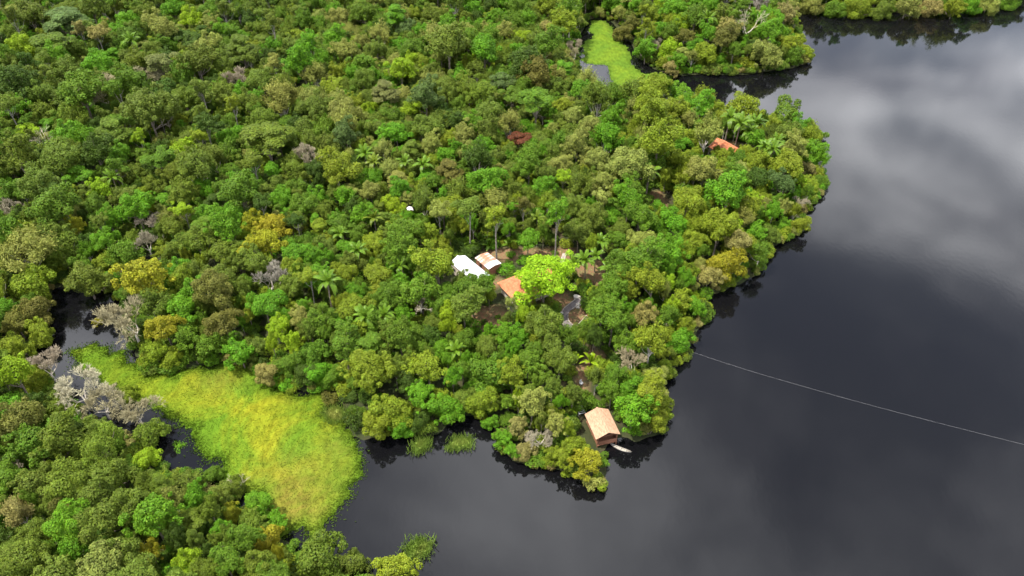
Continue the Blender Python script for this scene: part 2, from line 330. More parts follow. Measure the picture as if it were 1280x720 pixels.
def grass_mat_area(name, px, material, n_tuft, hgt, label, ew=3.0, jit=0.5, thing=False):
    poly = px_poly(px, jit); lo, hi = poly.min(0), poly.max(0)
    step = 0.9; xs, ys = np.arange(lo[0] - 1, hi[0] + 1, step), np.arange(lo[1] - 1, hi[1] + 1, step)
    X, Y = np.meshgrid(xs, ys); P = np.stack([X.ravel(), Y.ravel()], 1); d = edge_dist(poly, P); ins = inside(poly, P); sdst = np.where(ins, d, -d)
    Z = np.minimum(0.05 + 0.08 * np.clip(sdst, 0, 3), 0.22) + 0.05 * rng.random(len(P)); Z = np.where(sdst < -0.2, -0.3, Z)
    nx, ny = len(xs), len(ys); i = np.arange(nx * ny).reshape(ny, nx); F = np.stack([i[:-1, :-1], i[:-1, 1:], i[1:, 1:], i[1:, :-1]], -1).reshape(-1, 4)
    F = F[(sdst[F] > -1.2).all(1)]
    E = list(np.clip(1 - sdst / ew, 0, 1) * 0.9)
    V = np.column_stack([P, Z]).tolist(); F = F.tolist()
    Q = []; 
    while len(Q) < n_tuft:
        c = rng.uniform(lo - 1, hi + 1, (n_tuft, 2)); dd = edge_dist(poly, c); ok = inside(poly, c) | (dd < rng.exponential(0.55, len(c)))
        ee = np.where(inside(poly, c), dd, -dd)
        for p_, k in zip(c[ok], ee[ok]): Q.append((*p_, 0.1 if k > 0 else 0.0, np.clip(1 - k / ew, 0, 1) * 0.9))
    Q = np.array(Q[:n_tuft]); bv, bf, be = blades(Q[:, :3], hgt, 0.15 if not thing else .12, (0.5 * hgt + .08) if not thing else .35 * hgt, Q[:, 3])
    o = len(V); V += bv; F += [tuple(a + o for a in f) for f in bf]; E += be
    VA = np.array(V)[:, :2]; dry = np.zeros(len(VA)); E = np.array(E)
    if name == 'marsh_grass':      # dry brown stand toward the open water, fresh green in the narrow arm and on the old raft edges
        for u, v, r_, tgt, k in ((375, 632, 7.5, 0, .75), (350, 655, 6, 0, .6), (275, 472, 4, 0, .45), (432, 560, 4, 0, .4), (130, 440, 9, 1, .85), (170, 470, 7, 1, .7), (390, 510, 5, 1, .8), (235, 500, 6, 1, .5), (420, 610, 5, 1, .6)):
            q = np.exp(-((VA - ground(u, v)) ** 2).sum(1) / (2 * r_ * r_)) * k * rng.uniform(.6, 1.2, len(VA))
            if tgt: E = np.maximum(E, np.clip(q, 0, 1))
            else: dry = np.maximum(dry, np.clip(q, 0, 1))
    me = make_mesh(name, V, F, (material,)); a = me.attributes.new('dry', 'FLOAT', 'POINT'); a.data.foreach_set('value', dry.astype(np.float32)); a = me.attributes.new('edge', 'FLOAT', 'POINT'); a.data.foreach_set('value', np.array(E, np.float32))
    o_ = tag(link(name, me), label, 'reeds' if thing else 'grass', group='reed tufts in the water' if thing else None, kind=None if thing else 'stuff'); return poly
meadow_poly = grass_mat_area('marsh_grass', MEADOW_PX, M_MEADOW, 44000, 0.2, 'yellow-green marsh grass covering the side bay', 4.0, 0.9)
pond_poly = grass_mat_area('floating_grass', POND_PX, M_POND, 6000, 0.14, 'bright green floating grass filling the far pond', 2.0)
PATCHES = [('floating_grass', [(1128, 12), (1150, 10), (1178, 13), (1180, 17), (1155, 19), (1130, 16)], 900, 0.5, 'small flat grass mat along the far lake bank'),
           ('water_plant', [(515, 560), (524, 549), (534, 552), (530, 564), (520, 568)], 420, 1.0, 'round tuft of green reeds standing in black water below the forest edge'),
           ('water_plant', [(558, 560), (570, 548), (590, 548), (588, 558), (570, 564)], 600, .8, 'wide sprawl of pale reeds floating below the forest edge'),
           ('water_plant', [(507, 688), (520, 677), (540, 678), (534, 692), (515, 702)], 600, 1.1, 'green reed tuft in open water off the bottom bank'),
           ('water_plant', [(404, 515), (420, 508), (434, 513), (432, 526), (412, 530)], 700, .8, 'green reed tuft between marsh grass and forest inlet')]
for nm, px, n, h, lab in PATCHES:
    grass_mat_area(nm, px, M_POND if nm == 'floating_grass' else M_REED, n, h, lab, 1.0, 0.3, nm != 'floating_grass')

# ------------------------------------------------------------------ tree models: each is (trunk mesh, crown mesh, nominal crown radius, height of the crown's middle)
def unit(v): return v / np.maximum(np.linalg.norm(v, axis=-1, keepdims=True), 1e-9)
def leaf_quads(C, Nn, a, b, axis=None):
    """rhombic leaf sprays: centres C, facing Nn, half sizes a and b; axis = long direction (random when None)"""
    n = len(C); Nn = unit(Nn)
    r = axis if axis is not None else rng.normal(size=(n, 3))
    t = unit(r - np.einsum('ij,ij->i', r, Nn)[:, None] * Nn); s = np.cross(Nn, t)
    a = np.broadcast_to(a, n)[:, None]; b = np.broadcast_to(b, n)[:, None]; k = rng.uniform(0.7, 1.3, (n, 1))
    V = np.stack([C - t * a * k, C + s * b * k - Nn * b * .25, C + t * a * k - Nn * a * .15, C - s * b * k - Nn * b * .25], 1).reshape(-1, 3)
    return V, np.arange(4 * n).reshape(n, 4)
def lobe_leaves(lobes, per_area, size, up=0.5, rnd=0.55, low=-0.55, squash=1.0):
    """leaf sprays on the outer shells of the lobes (x, y, z, r)"""
    lobes = np.array(lobes); Cs, Ns = [], []
    for k, (x, y, z, r) in enumerate(lobes):
        n = max(8, int(per_area * r * r)); d = unit(rng.normal(size=(n, 3))); d = d[d[:, 2] > low]
        rr = r * (rng.uniform(0.74, 1.1, (len(d), 1)) + (rng.random((len(d), 1)) < .08) * .18); P = np.array([x, y, z]) + d * rr * np.array([1, 1, squash])
        keep = np.ones(len(P), bool)
        for j, (qx, qy, qz, qr) in enumerate(lobes):
            if j != k:
                e = (P - (qx, qy, qz)) / np.array([1, 1, squash]); keep &= (e * e).sum(1) > (0.72 * qr) ** 2
        Cs.append(P[keep]); Ns.append((d + np.array([0, 0, up]) + rng.normal(0, rnd, (len(d), 3)))[keep])
    C, Nn = np.concatenate(Cs), np.concatenate(Ns); sz = size * rng.uniform(0.7, 1.35, len(C)); return leaf_quads(C, Nn, sz, sz * 0.62)
def limbs(mb, top, targets, r0, frac=0.55, n=6):
    """tapered trunk with limbs that bend out to the targets"""
    bend = rng.normal(0, 0.25, 2); base = Vector((0, 0, -0.6)); fork = Vector((bend[0], bend[1], top))
    mb.tube([base, (bend[0] * .3, bend[1] * .3, top * .25), (bend[0] * .7, bend[1] * .7, top * .65), fork], [r0 * 1.35, r0, r0 * .85, r0 * .7], n)
    for t in targets:
        t = Vector(t[:3]); st = Vector((bend[0] * .8, bend[1] * .8, top * rng.uniform(frac, 0.98))); mid = st.lerp(t, 0.5) + Vector((0, 0, -0.12 * (t - st).length)) + Vector(rng.normal(0, 0.15, 3))
        mb.tube([st, mid, t], [r0 * .42, r0 * .28, r0 * .12], 5, False)
def round_tree(R, depth, zc, nl, per=330, size=0.175, low=-0.25, bark=None, lobe=(0.26, 0.42), open_=0.0):
    lobes = []; ns = int(rng.integers(3, 6)); subs = []
    for q in range(ns):          # a crown is a few merged domes of different height, each with its own lobes
        a = 6.283 * q / ns + rng.uniform(-.5, .5); o = R * rng.uniform(.2, .46); subs.append((math.cos(a) * o, math.sin(a) * o, depth * rng.uniform(-.28, .2), rng.uniform(.48, .62)))
    for _ in range(int(nl * 1.5)):
        ox, oy, oz, rs = subs[rng.integers(ns)]
        for _t in range(20):
            d = unit(rng.normal(size=3))
            if d[2] > low: break
        f = rng.uniform(0.5, 1.0) * rs; r = R * rng.uniform(*lobe) * .74
        if rng.random() < .3: f = rng.uniform(1.0, 1.3) * rs; r *= .62
        c = (ox + d[0] * R * f, oy + d[1] * R * f, zc + oz + d[2] * depth * f * 1.35)
        lobes.append((*c, r * (1 - 0.25 * max(0, -d[2]))))
    for ox, oy, oz, rs in subs: lobes.append((ox * .9, oy * .9, zc + oz, R * rs * .55))
    if not open_: lobes.append((0, 0, zc + depth * .25, R * .45))
    lobes = [(x * ex, y / ex, z, r) for x, y, z, r in lobes] if (ex := rng.uniform(.86, 1.16)) else lobes
    V, F = lobe_leaves(lobes, per, size); mb = MB(); limbs(mb, zc - depth * .25, lobes[:9], 0.03 * R + 0.06)
    Re = float(np.percentile(np.hypot(V[:, 0], V[:, 1]), 95)); return mb.mesh('trunk', bark or M_BARK), make_mesh('crown', V, F, (M_LEAF,)), Re, zc + depth * .1
def spread_tree(R, zc, tiers):
    lobes = []
    for t in range(tiers):
        z = zc + (t - tiers / 2) * 1.35 * R / 5; rr = R * (1.0 - 0.18 * abs(t - 1) - 0.1 * t)
        for k in range(7 + 2 * (tiers - t)):
            a = rng.uniform(0, 2 * math.pi); f = math.sqrt(rng.uniform(0.05, 1)) * rr * .8; lobes.append((math.cos(a) * f, math.sin(a) * f, z + rng.normal(0, .3) + 0.9 * (1 - (f / rr) ** 2), R * rng.uniform(.2, .3)))
    V, F = lobe_leaves(lobes, 300, 0.18, 1.2, 0.45, -0.2, 0.5); mb = MB(); limbs(mb, zc - 3.2 * R / 5, lobes[::2][:11], 0.04 * R + 0.06, 0.6)
    return mb.mesh('trunk', M_BARK), make_mesh('crown', V, F, (M_LEAF,)), R, zc + 0.8
def feather_tree(R, H, nb):
    """many upright leafy switches fanning from a low fork"""
    C, Nn, A = [], [], []; mb = MB(); tg = []
    for _ in range(nb):
        a = rng.uniform(0, 2 * math.pi); f = math.sqrt(rng.uniform(0, 1)); tip = np.array([math.cos(a) * R * f, math.sin(a) * R * f, H * (1 - 0.28 * f * f) * rng.uniform(.86, 1.05)])
        st = np.array([tip[0] * .3, tip[1] * .3, H * rng.uniform(.35, .5)]); tg.append(tip * .9)
        n = 230; t = rng.uniform(0.25, 1, n) ** .7; P = st + (tip - st) * t[:, None] + rng.normal(0, 0.32 * R / 4, (n, 3)) * (0.5 + t)[:, None]
        ax = unit(tip - st) + rng.normal(0, .45, (n, 3)); C.append(P); A.append(ax); Nn.append(unit(np.column_stack([P[:, :2], np.full(n, 2.0)])) + rng.normal(0, .6, (n, 3)))
    V, F = leaf_quads(np.concatenate(C), np.concatenate(Nn), 0.29, 0.085, np.concatenate(A)); limbs(mb, H * .42, tg[::2], 0.16, .6)
    return mb.mesh('trunk', M_PALE), make_mesh('crown', V, F, (M_LEAF,)), R, H * .72
def grow(mb_list, p, d, ln, r, lev, maxlev, spread, up, stop=0.02):
    p = Vector(p); d = Vector(d).normalized(); pts = [p]; rad = [r]; nseg = 3 if lev < 2 else 2
    for k in range(nseg):
        d = (d + Vector(rng.normal(0, 0.16, 3)) + Vector((0, 0, up * .12))).normalized(); p = p + d * ln / nseg; pts.append(p); rad.append(r * (1 - .4 * (k + 1) / nseg))
    mb_list[min(lev, len(mb_list) - 1)].tube(pts, rad, 6 if lev < 2 else (4 if lev < 4 else 3), False)
    if lev >= maxlev: return
    for k in range(rng.integers(2, 4) + (1 if lev >= 2 else 0) + (1 if lev >= 3 and stop < .0345 else 0)):
        ax = Vector(rng.normal(size=3)).normalized(); nd = (d + (ax - d * ax.dot(d)).normalized() * spread * rng.uniform(.6, 1.3) + Vector((0, 0, up * .25))).normalized()
        s = pts[-1] if k < 2 else pts[-2].lerp(pts[-1], rng.uniform(.2, .9)); grow(mb_list, s, nd, ln * rng.uniform(.62, .85), max(r * .58, stop), lev + 1, maxlev, spread, up, stop)
def bare_tree(h0, r0, spread, up, lev, stop, n0=3, lean=0.0, bark=None):
    trunk, twig = MB(), MB(); L_ = [trunk, trunk, twig]
    top = Vector((lean * h0, 0, h0)); trunk.tube([(0, 0, -.6), (lean * h0 * .4, 0, h0 * .5), top], [r0 * 1.3, r0, r0 * .8], 7)
    for k in range(n0):
        a = 2 * math.pi * k / n0 + rng.uniform(-.4, .4); grow(L_, top - Vector((0, 0, rng.uniform(0, .25) * h0)), (math.cos(a) * spread * 1.3, math.sin(a) * spread * 1.3, 1), h0 * .62, r0 * .6, 1, lev, spread, up, stop)
    V = np.array(twig.v); R = float(np.percentile(np.hypot(V[:, 0] - lean * h0, V[:, 1]), 93)); zc = float(np.median(V[:, 2]))
    tm = trunk.mesh('trunk', bark or M_PALE, True); cm = twig.mesh('crown', M_TWIG); return tm, cm, R, zc
def bush(R, zc, nl, per=290, size=0.17):
    lobes = []
    for _ in range(nl):
        a = rng.uniform(0, 6.28); f = math.sqrt(rng.uniform(0, 1)) * R * .72; lobes.append((math.cos(a) * f, math.sin(a) * f, zc * (1.25 - (f / R) ** 2) * rng.uniform(.55, 1.05), R * rng.uniform(.28, .45)))
    V, F = lobe_leaves(lobes, per, size, .4, .6, -.35); mb = MB()
    for l in lobes[:5]: mb.tube([(0, 0, -.4), (l[0] * .4, l[1] * .4, l[2] * .5), l[:3]], [.09, .07, .04], 5, False)
    return mb.mesh('stem', M_BARK), make_mesh('crown', V, F, (M_LEAF,)), R, zc * .8
KIT = {}
KIT['R'] = [round_tree(5, 4.0, 8.6, 22), round_tree(5, 4.4, 8.8, 30, lobe=(.2, .34)), round_tree(5, 3.6, 8.2, 20, lobe=(.28, .42)), round_tree(5, 4.8, 9.0, 28), round_tree(5, 3.9, 8.6, 36, lobe=(.17, .28)), round_tree(5, 4.2, 8.4, 20, open_=1, lobe=(.24, .38)),
            round_tree(5, 5.2, 9.0, 30, lobe=(.2, .32)), round_tree(5, 3.4, 8.4, 30, lobe=(.18, .3))]
KIT['G'] = [round_tree(8.5, 6.0, 10.5, 36, 270, .2, lobe=(.15, .28)), round_tree(8.0, 5.4, 10.0, 44, 270, .2, lobe=(.13, .24)), round_tree(8, 6.4, 10.5, 32, 270, .2, lobe=(.16, .3))]
KIT['L'] = [round_tree(5, 4.4, 5.2, 28, low=-.8), round_tree(5, 4.0, 4.6, 24, low=-.8, lobe=(.28, .42)), round_tree(5, 4.6, 5.4, 26, low=-.8, lobe=(.18, .3))]
KIT['S'] = [spread_tree(5.5, 10.0, 3), spread_tree(6.0, 10.5, 4), spread_tree(5.5, 9.6, 2)]
KIT['F'] = [feather_tree(4.2, 12.5, 26), feather_tree(3.6, 13, 20), feather_tree(4.8, 11.5, 32)]
KIT['T'] = [round_tree(3.4, 3.6, 13.0, 11, 340, .18, -.5, M_TRUNK), round_tree(3.2, 4.4, 12.4, 13, 340, .18, -.6, M_TRUNK), round_tree(3.6, 3.0, 13.5, 10, 340, .18, -.3, M_BARK_RED)]
KIT['B'] = [bare_tree(5.0, .42, .75, .5, 5, .035), bare_tree(4.5, .34, .85, .3, 5, .035), bare_tree(6.5, .36, .6, .6, 4, .05, 3, .12)]
KIT['W'] = [bare_tree(3.6, .24, .62, .55, 6, .034, 4), bare_tree(3.0, .22, .75, .4, 6, .034, 4), bare_tree(4.2, .22, .45, .8, 6, .034, 4)]
KIT['H'] = [bush(3, 2.0, 9), bush(3, 1.6, 12), bush(3, 2.4, 8)]
# ---- palm: one trunk, one frond mesh shared by all fronds
def palm_frond(ln, droop, wid):
    V, F = [], []; n = 15; pts = []
    for k in range(n + 1):
        t = k / n; pts.append(np.array([ln * t * (1 - .18 * t * t), 0, ln * (.42 * t - droop * t * t)]))
    for k in range(1, n + 1):
        t = k / n; p = pts[k]; q = pts[k - 1]; tan = unit(p - q); w = wid * (math.sin(math.pi * min(1, .12 + t * .86)) ** .7)
        for s in (-1, 1):
            o = len(V); side = np.array([tan[0] * .45, s * .9, -.32]) * w; a = q + (p - q) * .1; b = q + (p - q) * .95
            V += [a, b, b + side * .95 + tan * .12, a + side + tan * .1]; F.append((o, o + 1, o + 2, o + 3))
    mb = MB(); mb.tube([tuple(p) for p in pts[::3]], [.05, .045, .04, .03, .025, .015][:len(pts[::3])], 4, False); o = len(V); V += [np.array(v) for v in mb.v]; F += [tuple(i + o for i in f) for f in mb.f]
    return make_mesh('frond', V, F, (M_PALM,))
FROND = [palm_frond(4.4, .62, .75), palm_frond(4.2, .95, .7), palm_frond(4.0, .35, .65)]
def palm_trunk(h):
    mb = MB(); b = rng.normal(0, .05, 2) * h; n = 9; pts = [(b[0] * (k / n) ** 2, b[1] * (k / n) ** 2, -.5 + (h + .5) * k / n) for k in range(n + 1)]
    mb.tube(pts, [.22 - .09 * k / n + .02 * (k % 2) for k in range(n + 1)], 7); return mb.mesh('trunk', M_BARK), pts[-1]
PALM_TRUNK = {h: palm_trunk(h) for h in (1.2, 5.0, 8.0, 10.0)}

# ------------------------------------------------------------------ colours of foliage (display colour under this sun -> leaf reflectance)
def lin(c): return tuple(((v / 255 + .055) / 1.055) ** 2.4 if v > 10 else v / 255 / 12.92 for v in c)
TK = 0.52
def tint_of(c): return tuple(TK * v for v in lin(c))
PAL = {'b': ('bright green', (112, 168, 34)), 'l': ('lime green', (156, 192, 36)), 'v': ('vivid lime', (160, 205, 34)), 'y': ('yellow-green', (146, 168, 42)), 'g': ('golden green', (170, 172, 40)), 'm': ('mid green', (110, 148, 38)),
       'd': ('dark green', (82, 112, 34)), 'u': ('bluish green', (106, 134, 66)), 'o': ('olive green', (120, 144, 48)), 'p': ('pale olive', (160, 170, 78)), 'n': ('brownish olive', (130, 132, 56)), 'q': ('grey-olive', (134, 142, 76)), 'z': ('moss green', (120, 144, 42)),
       'a': ('tan-olive', (168, 162, 88)), 't': ('tan', (184, 175, 136)), 'k': ('pinkish grey', (182, 171, 144)), 'w': ('bone white', (204, 194, 166)), 'e': ('grey', (170, 162, 148)), 'r': ('rusty red', (138, 84, 56))}

# ------------------------------------------------------------------ buildings and garden pieces
M_SHINGLE = simple('sun_bleached_shingle', [(0.3, (0.2, 0.115, 0.07)), (0.5, (0.32, 0.2, 0.125)), (0.68, (0.39, 0.26, 0.17))], 2.2, 0.85, 0.3, stretch=(3, .6, 1))
M_WOOD = simple('brown_board', [(0.3, (0.13, 0.055, 0.03)), (0.6, (0.28, 0.13, 0.075)), (0.8, (0.4, 0.22, 0.13))], 2.5, 0.8, 0.3, stretch=(.4, 4, 4))
M_GREYWOOD = simple('grey_board', [(0.3, (0.26, 0.26, 0.27)), (0.7, (0.5, 0.5, 0.52))], 3.0, 0.85, 0.3, stretch=(.5, 4, 4))
M_PALEWOOD = simple('weathered_hull', [(0.3, (0.2, 0.18, 0.15)), (0.7, (0.38, 0.35, 0.3))], 2.0, 0.7, 0.2, stretch=(.4, 4, 4))
M_WHITEMETAL = simple('white_sheet_metal', [(0.3, (0.4, 0.41, 0.44)), (0.55, (0.56, 0.57, 0.6)), (0.75, (0.44, 0.41, 0.38))], 0.7, 0.5, 0.05, spec=0.4)
M_RUST = simple('rusted_sheet_metal', [(0.36, (0.5, 0.48, 0.46)), (0.47, (0.42, 0.36, 0.32)), (0.58, (0.38, 0.2, 0.12)), (0.75, (0.27, 0.12, 0.07))], 0.9, 0.7, 0.1)
M_RUSTDARK = simple('brown_sheet_metal', [(0.3, (0.26, 0.13, 0.09)), (0.7, (0.4, 0.23, 0.17))], 1.2, 0.7, 0.1)
M_PALEPINK = simple('weathered_pink_sheet', [(0.3, (0.5, 0.44, 0.43)), (0.7, (0.7, 0.64, 0.63))], 1.0, 0.6, 0.1)
M_TILE = simple('orange_clay_tile', [(0.3, (0.27, 0.08, 0.035)), (0.5, (0.38, 0.13, 0.06)), (0.72, (0.45, 0.2, 0.1))], 1.6, 0.85, 0.3)
M_PLASTER = simple('plaster', [(0.3, (0.42, 0.36, 0.28)), (0.7, (0.58, 0.52, 0.44))], 1.0, 0.9, 0.1)
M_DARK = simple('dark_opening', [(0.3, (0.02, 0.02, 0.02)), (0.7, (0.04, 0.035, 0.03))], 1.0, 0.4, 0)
M_PAVE = simple('grey_paving', [(0.3, (0.08, 0.07, 0.07)), (0.6, (0.14, 0.12, 0.115)), (0.75, (0.19, 0.17, 0.16))], 1.4, 0.9, 0.3)
M_KERB = simple('pale_kerb', [(0.3, (0.2, 0.175, 0.145)), (0.7, (0.36, 0.32, 0.27))], 1.8, 0.85, 0.2)
M_STONE = simple('pale_stone', [(0.3, (0.36, 0.32, 0.27)), (0.7, (0.6, 0.55, 0.48))], 1.5, 0.9, 0.5)
M_ROPE = simple('pale_rope', [(0.3, (0.2, 0.2, 0.21)), (0.7, (0.3, 0.3, 0.3))], 1.0, 0.8, 0)
M_PLASTIC = simple('white_plastic', [(0.3, (0.5, 0.5, 0.5)), (0.7, (0.6, 0.6, 0.58))], 1.0, 0.4, 0)

def slope_mesh(w0, w1, run, rise, n, course, thick=.09, along_x=True):
    """one roof slope: from the eave at x=0 up to the ridge at x=run, n stepped courses, length w along y; trapezoid when w1 != w0"""
    mb = MB()
    for k in range(n):
        t0, t1 = k / n, (k + 1) / n; a, b = (w0 + (w1 - w0) * t0) / 2, (w0 + (w1 - w0) * t1) / 2
        x0, x1 = run * t0 - .05, run * t1; z0, z1 = rise * t0 + course, rise * t1 + .01
        mb.add([(x0, -a, z0), (x0, a, z0), (x1, b, z1), (x1, -b, z1), (x0, -a, z0 - thick), (x0, a, z0 - thick), (x1, b, z1 - thick), (x1, -b, z1 - thick)],
               [(0, 3, 2, 1), (4, 5, 6, 7), (0, 1, 5, 4), (1, 2, 6, 5), (2, 3, 7, 6), (3, 0, 4, 7)])
    return mb
def corrugated(w, run, rise, pitch=.24, amp=.03):
    n = int(w / pitch) * 2; V, F = [], []
    for i in range(n + 1):
        y = -w / 2 + w * i / n; z = amp * (1 if i % 2 else -1)
        V += [(0, y, z), (run, y, rise + z), (0, y, z - .02), (run, y, rise + z - .02)]
    for i in range(n):
        a = 4 * i; F += [(a, a + 1, a + 5, a + 4), (a + 2, a + 6, a + 7, a + 3), (a, a + 4, a + 6, a + 2), (a + 1, a + 3, a + 7, a + 5)]
    return MB().add(V, F)
def put(mb, name, material, parent, loc=(0, 0, 0), rz=0.0):
    o = mb.build(name, material, parent); o.location = loc; o.rotation_euler = (0, 0, rz); return o

FOOT = []     # building footprints (x, y, radius) kept free of trees
def boathouse():
    c = np.mean([ground(746.9, 548.8, 3.4), ground(774.4, 542.5, 3.4), ground(759.4, 511.5, 3.4), ground(731.2, 516.9, 3.4)], 0)
    r = tag(empty('boathouse', (c[0], c[1], 0), math.radians(15.3)), 'open wooden boathouse with sun-bleached peach gable roof standing on stilts at the lake edge', 'boathouse'); FOOT.append((*c, 4.4))
    W, Ln, ez, rz_ = 4.7, 6.7, 3.3, 4.55
    for s, nm in ((-1, 0), (1, math.pi)):
        sl = slope_mesh(Ln, Ln, W / 2 + .12, rz_ - ez, 9, .05); o = put(sl, 'roof_slope', M_SHINGLE, r, (s * (W / 2 + .12), 0, ez), nm)
        bt = MB().box((-.06, 0, -.06), (.06, Ln, .16)); put(bt, 'fascia', M_SHINGLE, o)
    put(MB().box((0, 0, rz_ + .05), (.34, Ln + .1, .09)), 'ridge_cap', M_SHINGLE, r)
    for y in (-Ln / 2 + .35, 0, Ln / 2 - .35):
        for x in (-W / 2 + .35, W / 2 - .35):
            put(MB().box((0, 0, .9), (.18, .18, 4.9)), 'post', M_WOOD, r, (x, y, 0))
    for k in range(14):
        put(MB().box((0, 0, 0), (W - .5, .44, .07)), 'deck_plank', M_WOOD, r, (0, -Ln / 2 + .35 + (Ln - .6) * k / 13.0, 1.0 + .008 * (k % 2)))
    for y in (-Ln / 2 + .28, Ln / 2 - .28):
        g = MB(); a = W / 2 - .32; g.add([(-a, y - .03, ez - .05), (a, y - .03, ez - .05), (0, y - .03, rz_ - .14), (-a, y + .03, ez - .05), (a, y + .03, ez - .05), (0, y + .03, rz_ - .14)], [(0, 1, 2), (5, 4, 3), (0, 3, 4, 1), (1, 4, 5, 2), (2, 5, 3, 0)])
        if y > 0: g.build('gable_panel', M_WOOD, r)
        for k in range(6): put(MB().box((0, 0, 0), (W - .62, .05, .2)), 'wall_board', M_WOOD, r, (0, y, 1.17 + .235 * k)) if (k < 4 or y > 0) else None
    for x in (-W / 2 + .28, W / 2 - .28):
        for k in range(5): put(MB().box((0, 0, 0), (.05, Ln - .7, .2)), 'wall_board', M_WOOD, r, (x, 0, 1.17 + .235 * k))
    for k in range(5): put(MB().box((0, 0, 0), (W - .5, .08, .12)), 'tie_beam', M_WOOD, r, (0, -Ln / 2 + .5 + k * 1.42, ez - .22))
    return r
boathouse()

def canoe():
    p = ground(775.5, 561, 0.1); a = math.radians(-27.6); r = tag(empty('canoe', (p[0], p[1], 0.0), a), 'narrow weathered grey-brown canoe pointing out from the boathouse onto black water', 'canoe')
    n, Ln, W = 14, 4.5, .7; V, F = [], []
    for sh, sc in ((0, 1), (1, .86)):
        for i in range(n + 1):
            t = 2 * i / n - 1; w = W / 2 * (1 - abs(t) ** 2.6) * sc + .02; k = .14 * t * t; y0 = .25 * (t * t - .3); zb = (-.06 if sh == 0 else .03) + k
            V += [(t * Ln / 2, y0 - w, .3 + k), (t * Ln / 2, y0 - w * .72, zb), (t * Ln / 2, y0 + w * .72, zb), (t * Ln / 2, y0 + w, .3 + k)]
    m = 4 * (n + 1)
    for i in range(n):
        for q in range(3):
            a_ = 4 * i + q; F.append((a_, a_ + 4, a_ + 5, a_ + 1)); F.append((m + a_, m + a_ + 1, m + a_ + 5, m + a_ + 4))
        for q in (0, 3): a_ = 4 * i + q; F.append((a_, m + a_, m + a_ + 4, a_ + 4))
    MB().add(V, F).build('hull', M_PALEWOOD, r)
    for t in (-.5, 0, .48): put(MB().box((0, 0, 0), (.26, W * .8, .04)), 'seat', M_PALEWOOD, r, (t * Ln / 2, .25 * (t * t - .3), .24))
canoe()

def gable_shed(name, label, px_c, hc, rz, W, Ln, ez, rise, roof_fn, wall_m):
    x, y, z = ground_on(*px_c, hc); r = tag(empty(name, (x, y, z), rz), label, 'shed' if 'shed' in name else 'house'); FOOT.append((x, y, max(W, Ln) * .55))
    a, b = W / 2 - .3, Ln / 2 - .3
    for s in (-1, 1):
        put(MB().box((0, 0, ez / 2 - .2), (.12, 2 * b, ez + .1)), 'wall', wall_m, r, (s * a, 0, 0))
        g = MB().add([(-a + .06, -.05, -.4), (a - .06, -.05, -.4), (a - .06, -.05, ez - .1), (0, -.05, ez + rise * .85), (-a + .06, -.05, ez - .1), (-a + .06, .05, -.4), (a - .06, .05, -.4), (a - .06, .05, ez - .1), (0, .05, ez + rise * .85), (-a + .06, .05, ez - .1)],
                     [(0, 1, 2, 3, 4), (9, 8, 7, 6, 5), (0, 5, 6, 1), (1, 6, 7, 2), (2, 7, 8, 3), (3, 8, 9, 4), (4, 9, 5, 0)]); put(g, 'gable_wall', wall_m, r, (0, s * b, 0))
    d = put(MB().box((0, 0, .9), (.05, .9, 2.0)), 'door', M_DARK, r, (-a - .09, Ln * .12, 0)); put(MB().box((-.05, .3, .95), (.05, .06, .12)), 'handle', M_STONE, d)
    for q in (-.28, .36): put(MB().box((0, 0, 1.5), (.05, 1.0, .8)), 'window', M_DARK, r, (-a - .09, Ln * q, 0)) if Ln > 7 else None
    roof_fn(r, W, Ln, ez, rise); return r
def roof_white(r, W, Ln, ez, rise):
    n = 6
    for s, q in ((-1, 0), (1, math.pi)):
        for k in range(n):
            w = Ln / n; put(corrugated(w - .015, W / 2, rise), 'roof_sheet', M_WHITEMETAL, r, (s * W / 2, -Ln / 2 + w * (k + .5), ez + .012 * (k % 2)), q)
    put(MB().box((0, 0, ez + rise + .04), (.4, Ln, .05)), 'ridge_cap', M_WHITEMETAL, r)
def roof_rust(r, W, Ln, ez, rise):
    mats = [M_PALEPINK, M_PALEPINK, M_RUSTDARK, M_RUST, M_RUST, M_RUST]; n = 6
    for s, q in ((-1, 0), (1, math.pi)):
        for k in range(n):
            w = Ln / n; o = put(corrugated(w - .012, W / 2, rise), 'roof_sheet', mats[k], r, (s * W / 2, -Ln / 2 + w * (k + .5), ez + .012 * (k % 2)), q)
            if s < 0 and k in (2, 3): o['label'] = 'brown rusted roof sheet' if k == 2 else 'white roof sheet blotched with rust'
def roof_tile_gable(r, W, Ln, ez, rise):
    for s, q in ((-1, 0), (1, math.pi)):
        put(slope_mesh(Ln, Ln, W / 2, rise, 14, .05), 'roof_slope', M_TILE, r, (s * W / 2, 0, ez), q)
    put(MB().box((0, 0, ez + rise + .05), (.3, Ln, .12)), 'ridge_tile', M_TILE, r)
gable_shed('house', 'long house under a clean white metal gable roof beside the clearing', (587, 335), 6 - 2.6, math.radians(39), 4.6, 10.3, 3.2, .9, roof_white, M_PLASTER)
gable_shed('shed', 'small shed with striped rusty and white sheet metal roof beside the long house', (610, 326.5), 5 - 2.6, math.radians(38), 4.0, 5.9, 2.6, .35, roof_rust, M_WOOD)
gable_shed('house', 'orange tiled gable house among palms toward the lake point', (909, 180.5), 5, math.radians(35), 7.0, 8.5, 3.4, 1.9, roof_tile_gable, M_PLASTER)
gable_shed('shed', 'tiny white roof corner peeking out of dense forest', (513, 266), 4, math.radians(20), 1.5, 1.8, 5.2, .4, lambda *a: [put(corrugated(a[2], a[1] / 2, a[4]), 'roof_sheet', M_PALEPINK, a[0], (s * a[1] / 2, 0, a[3]), q) for s, q in ((-1, 0), (1, math.pi))], M_WOOD)
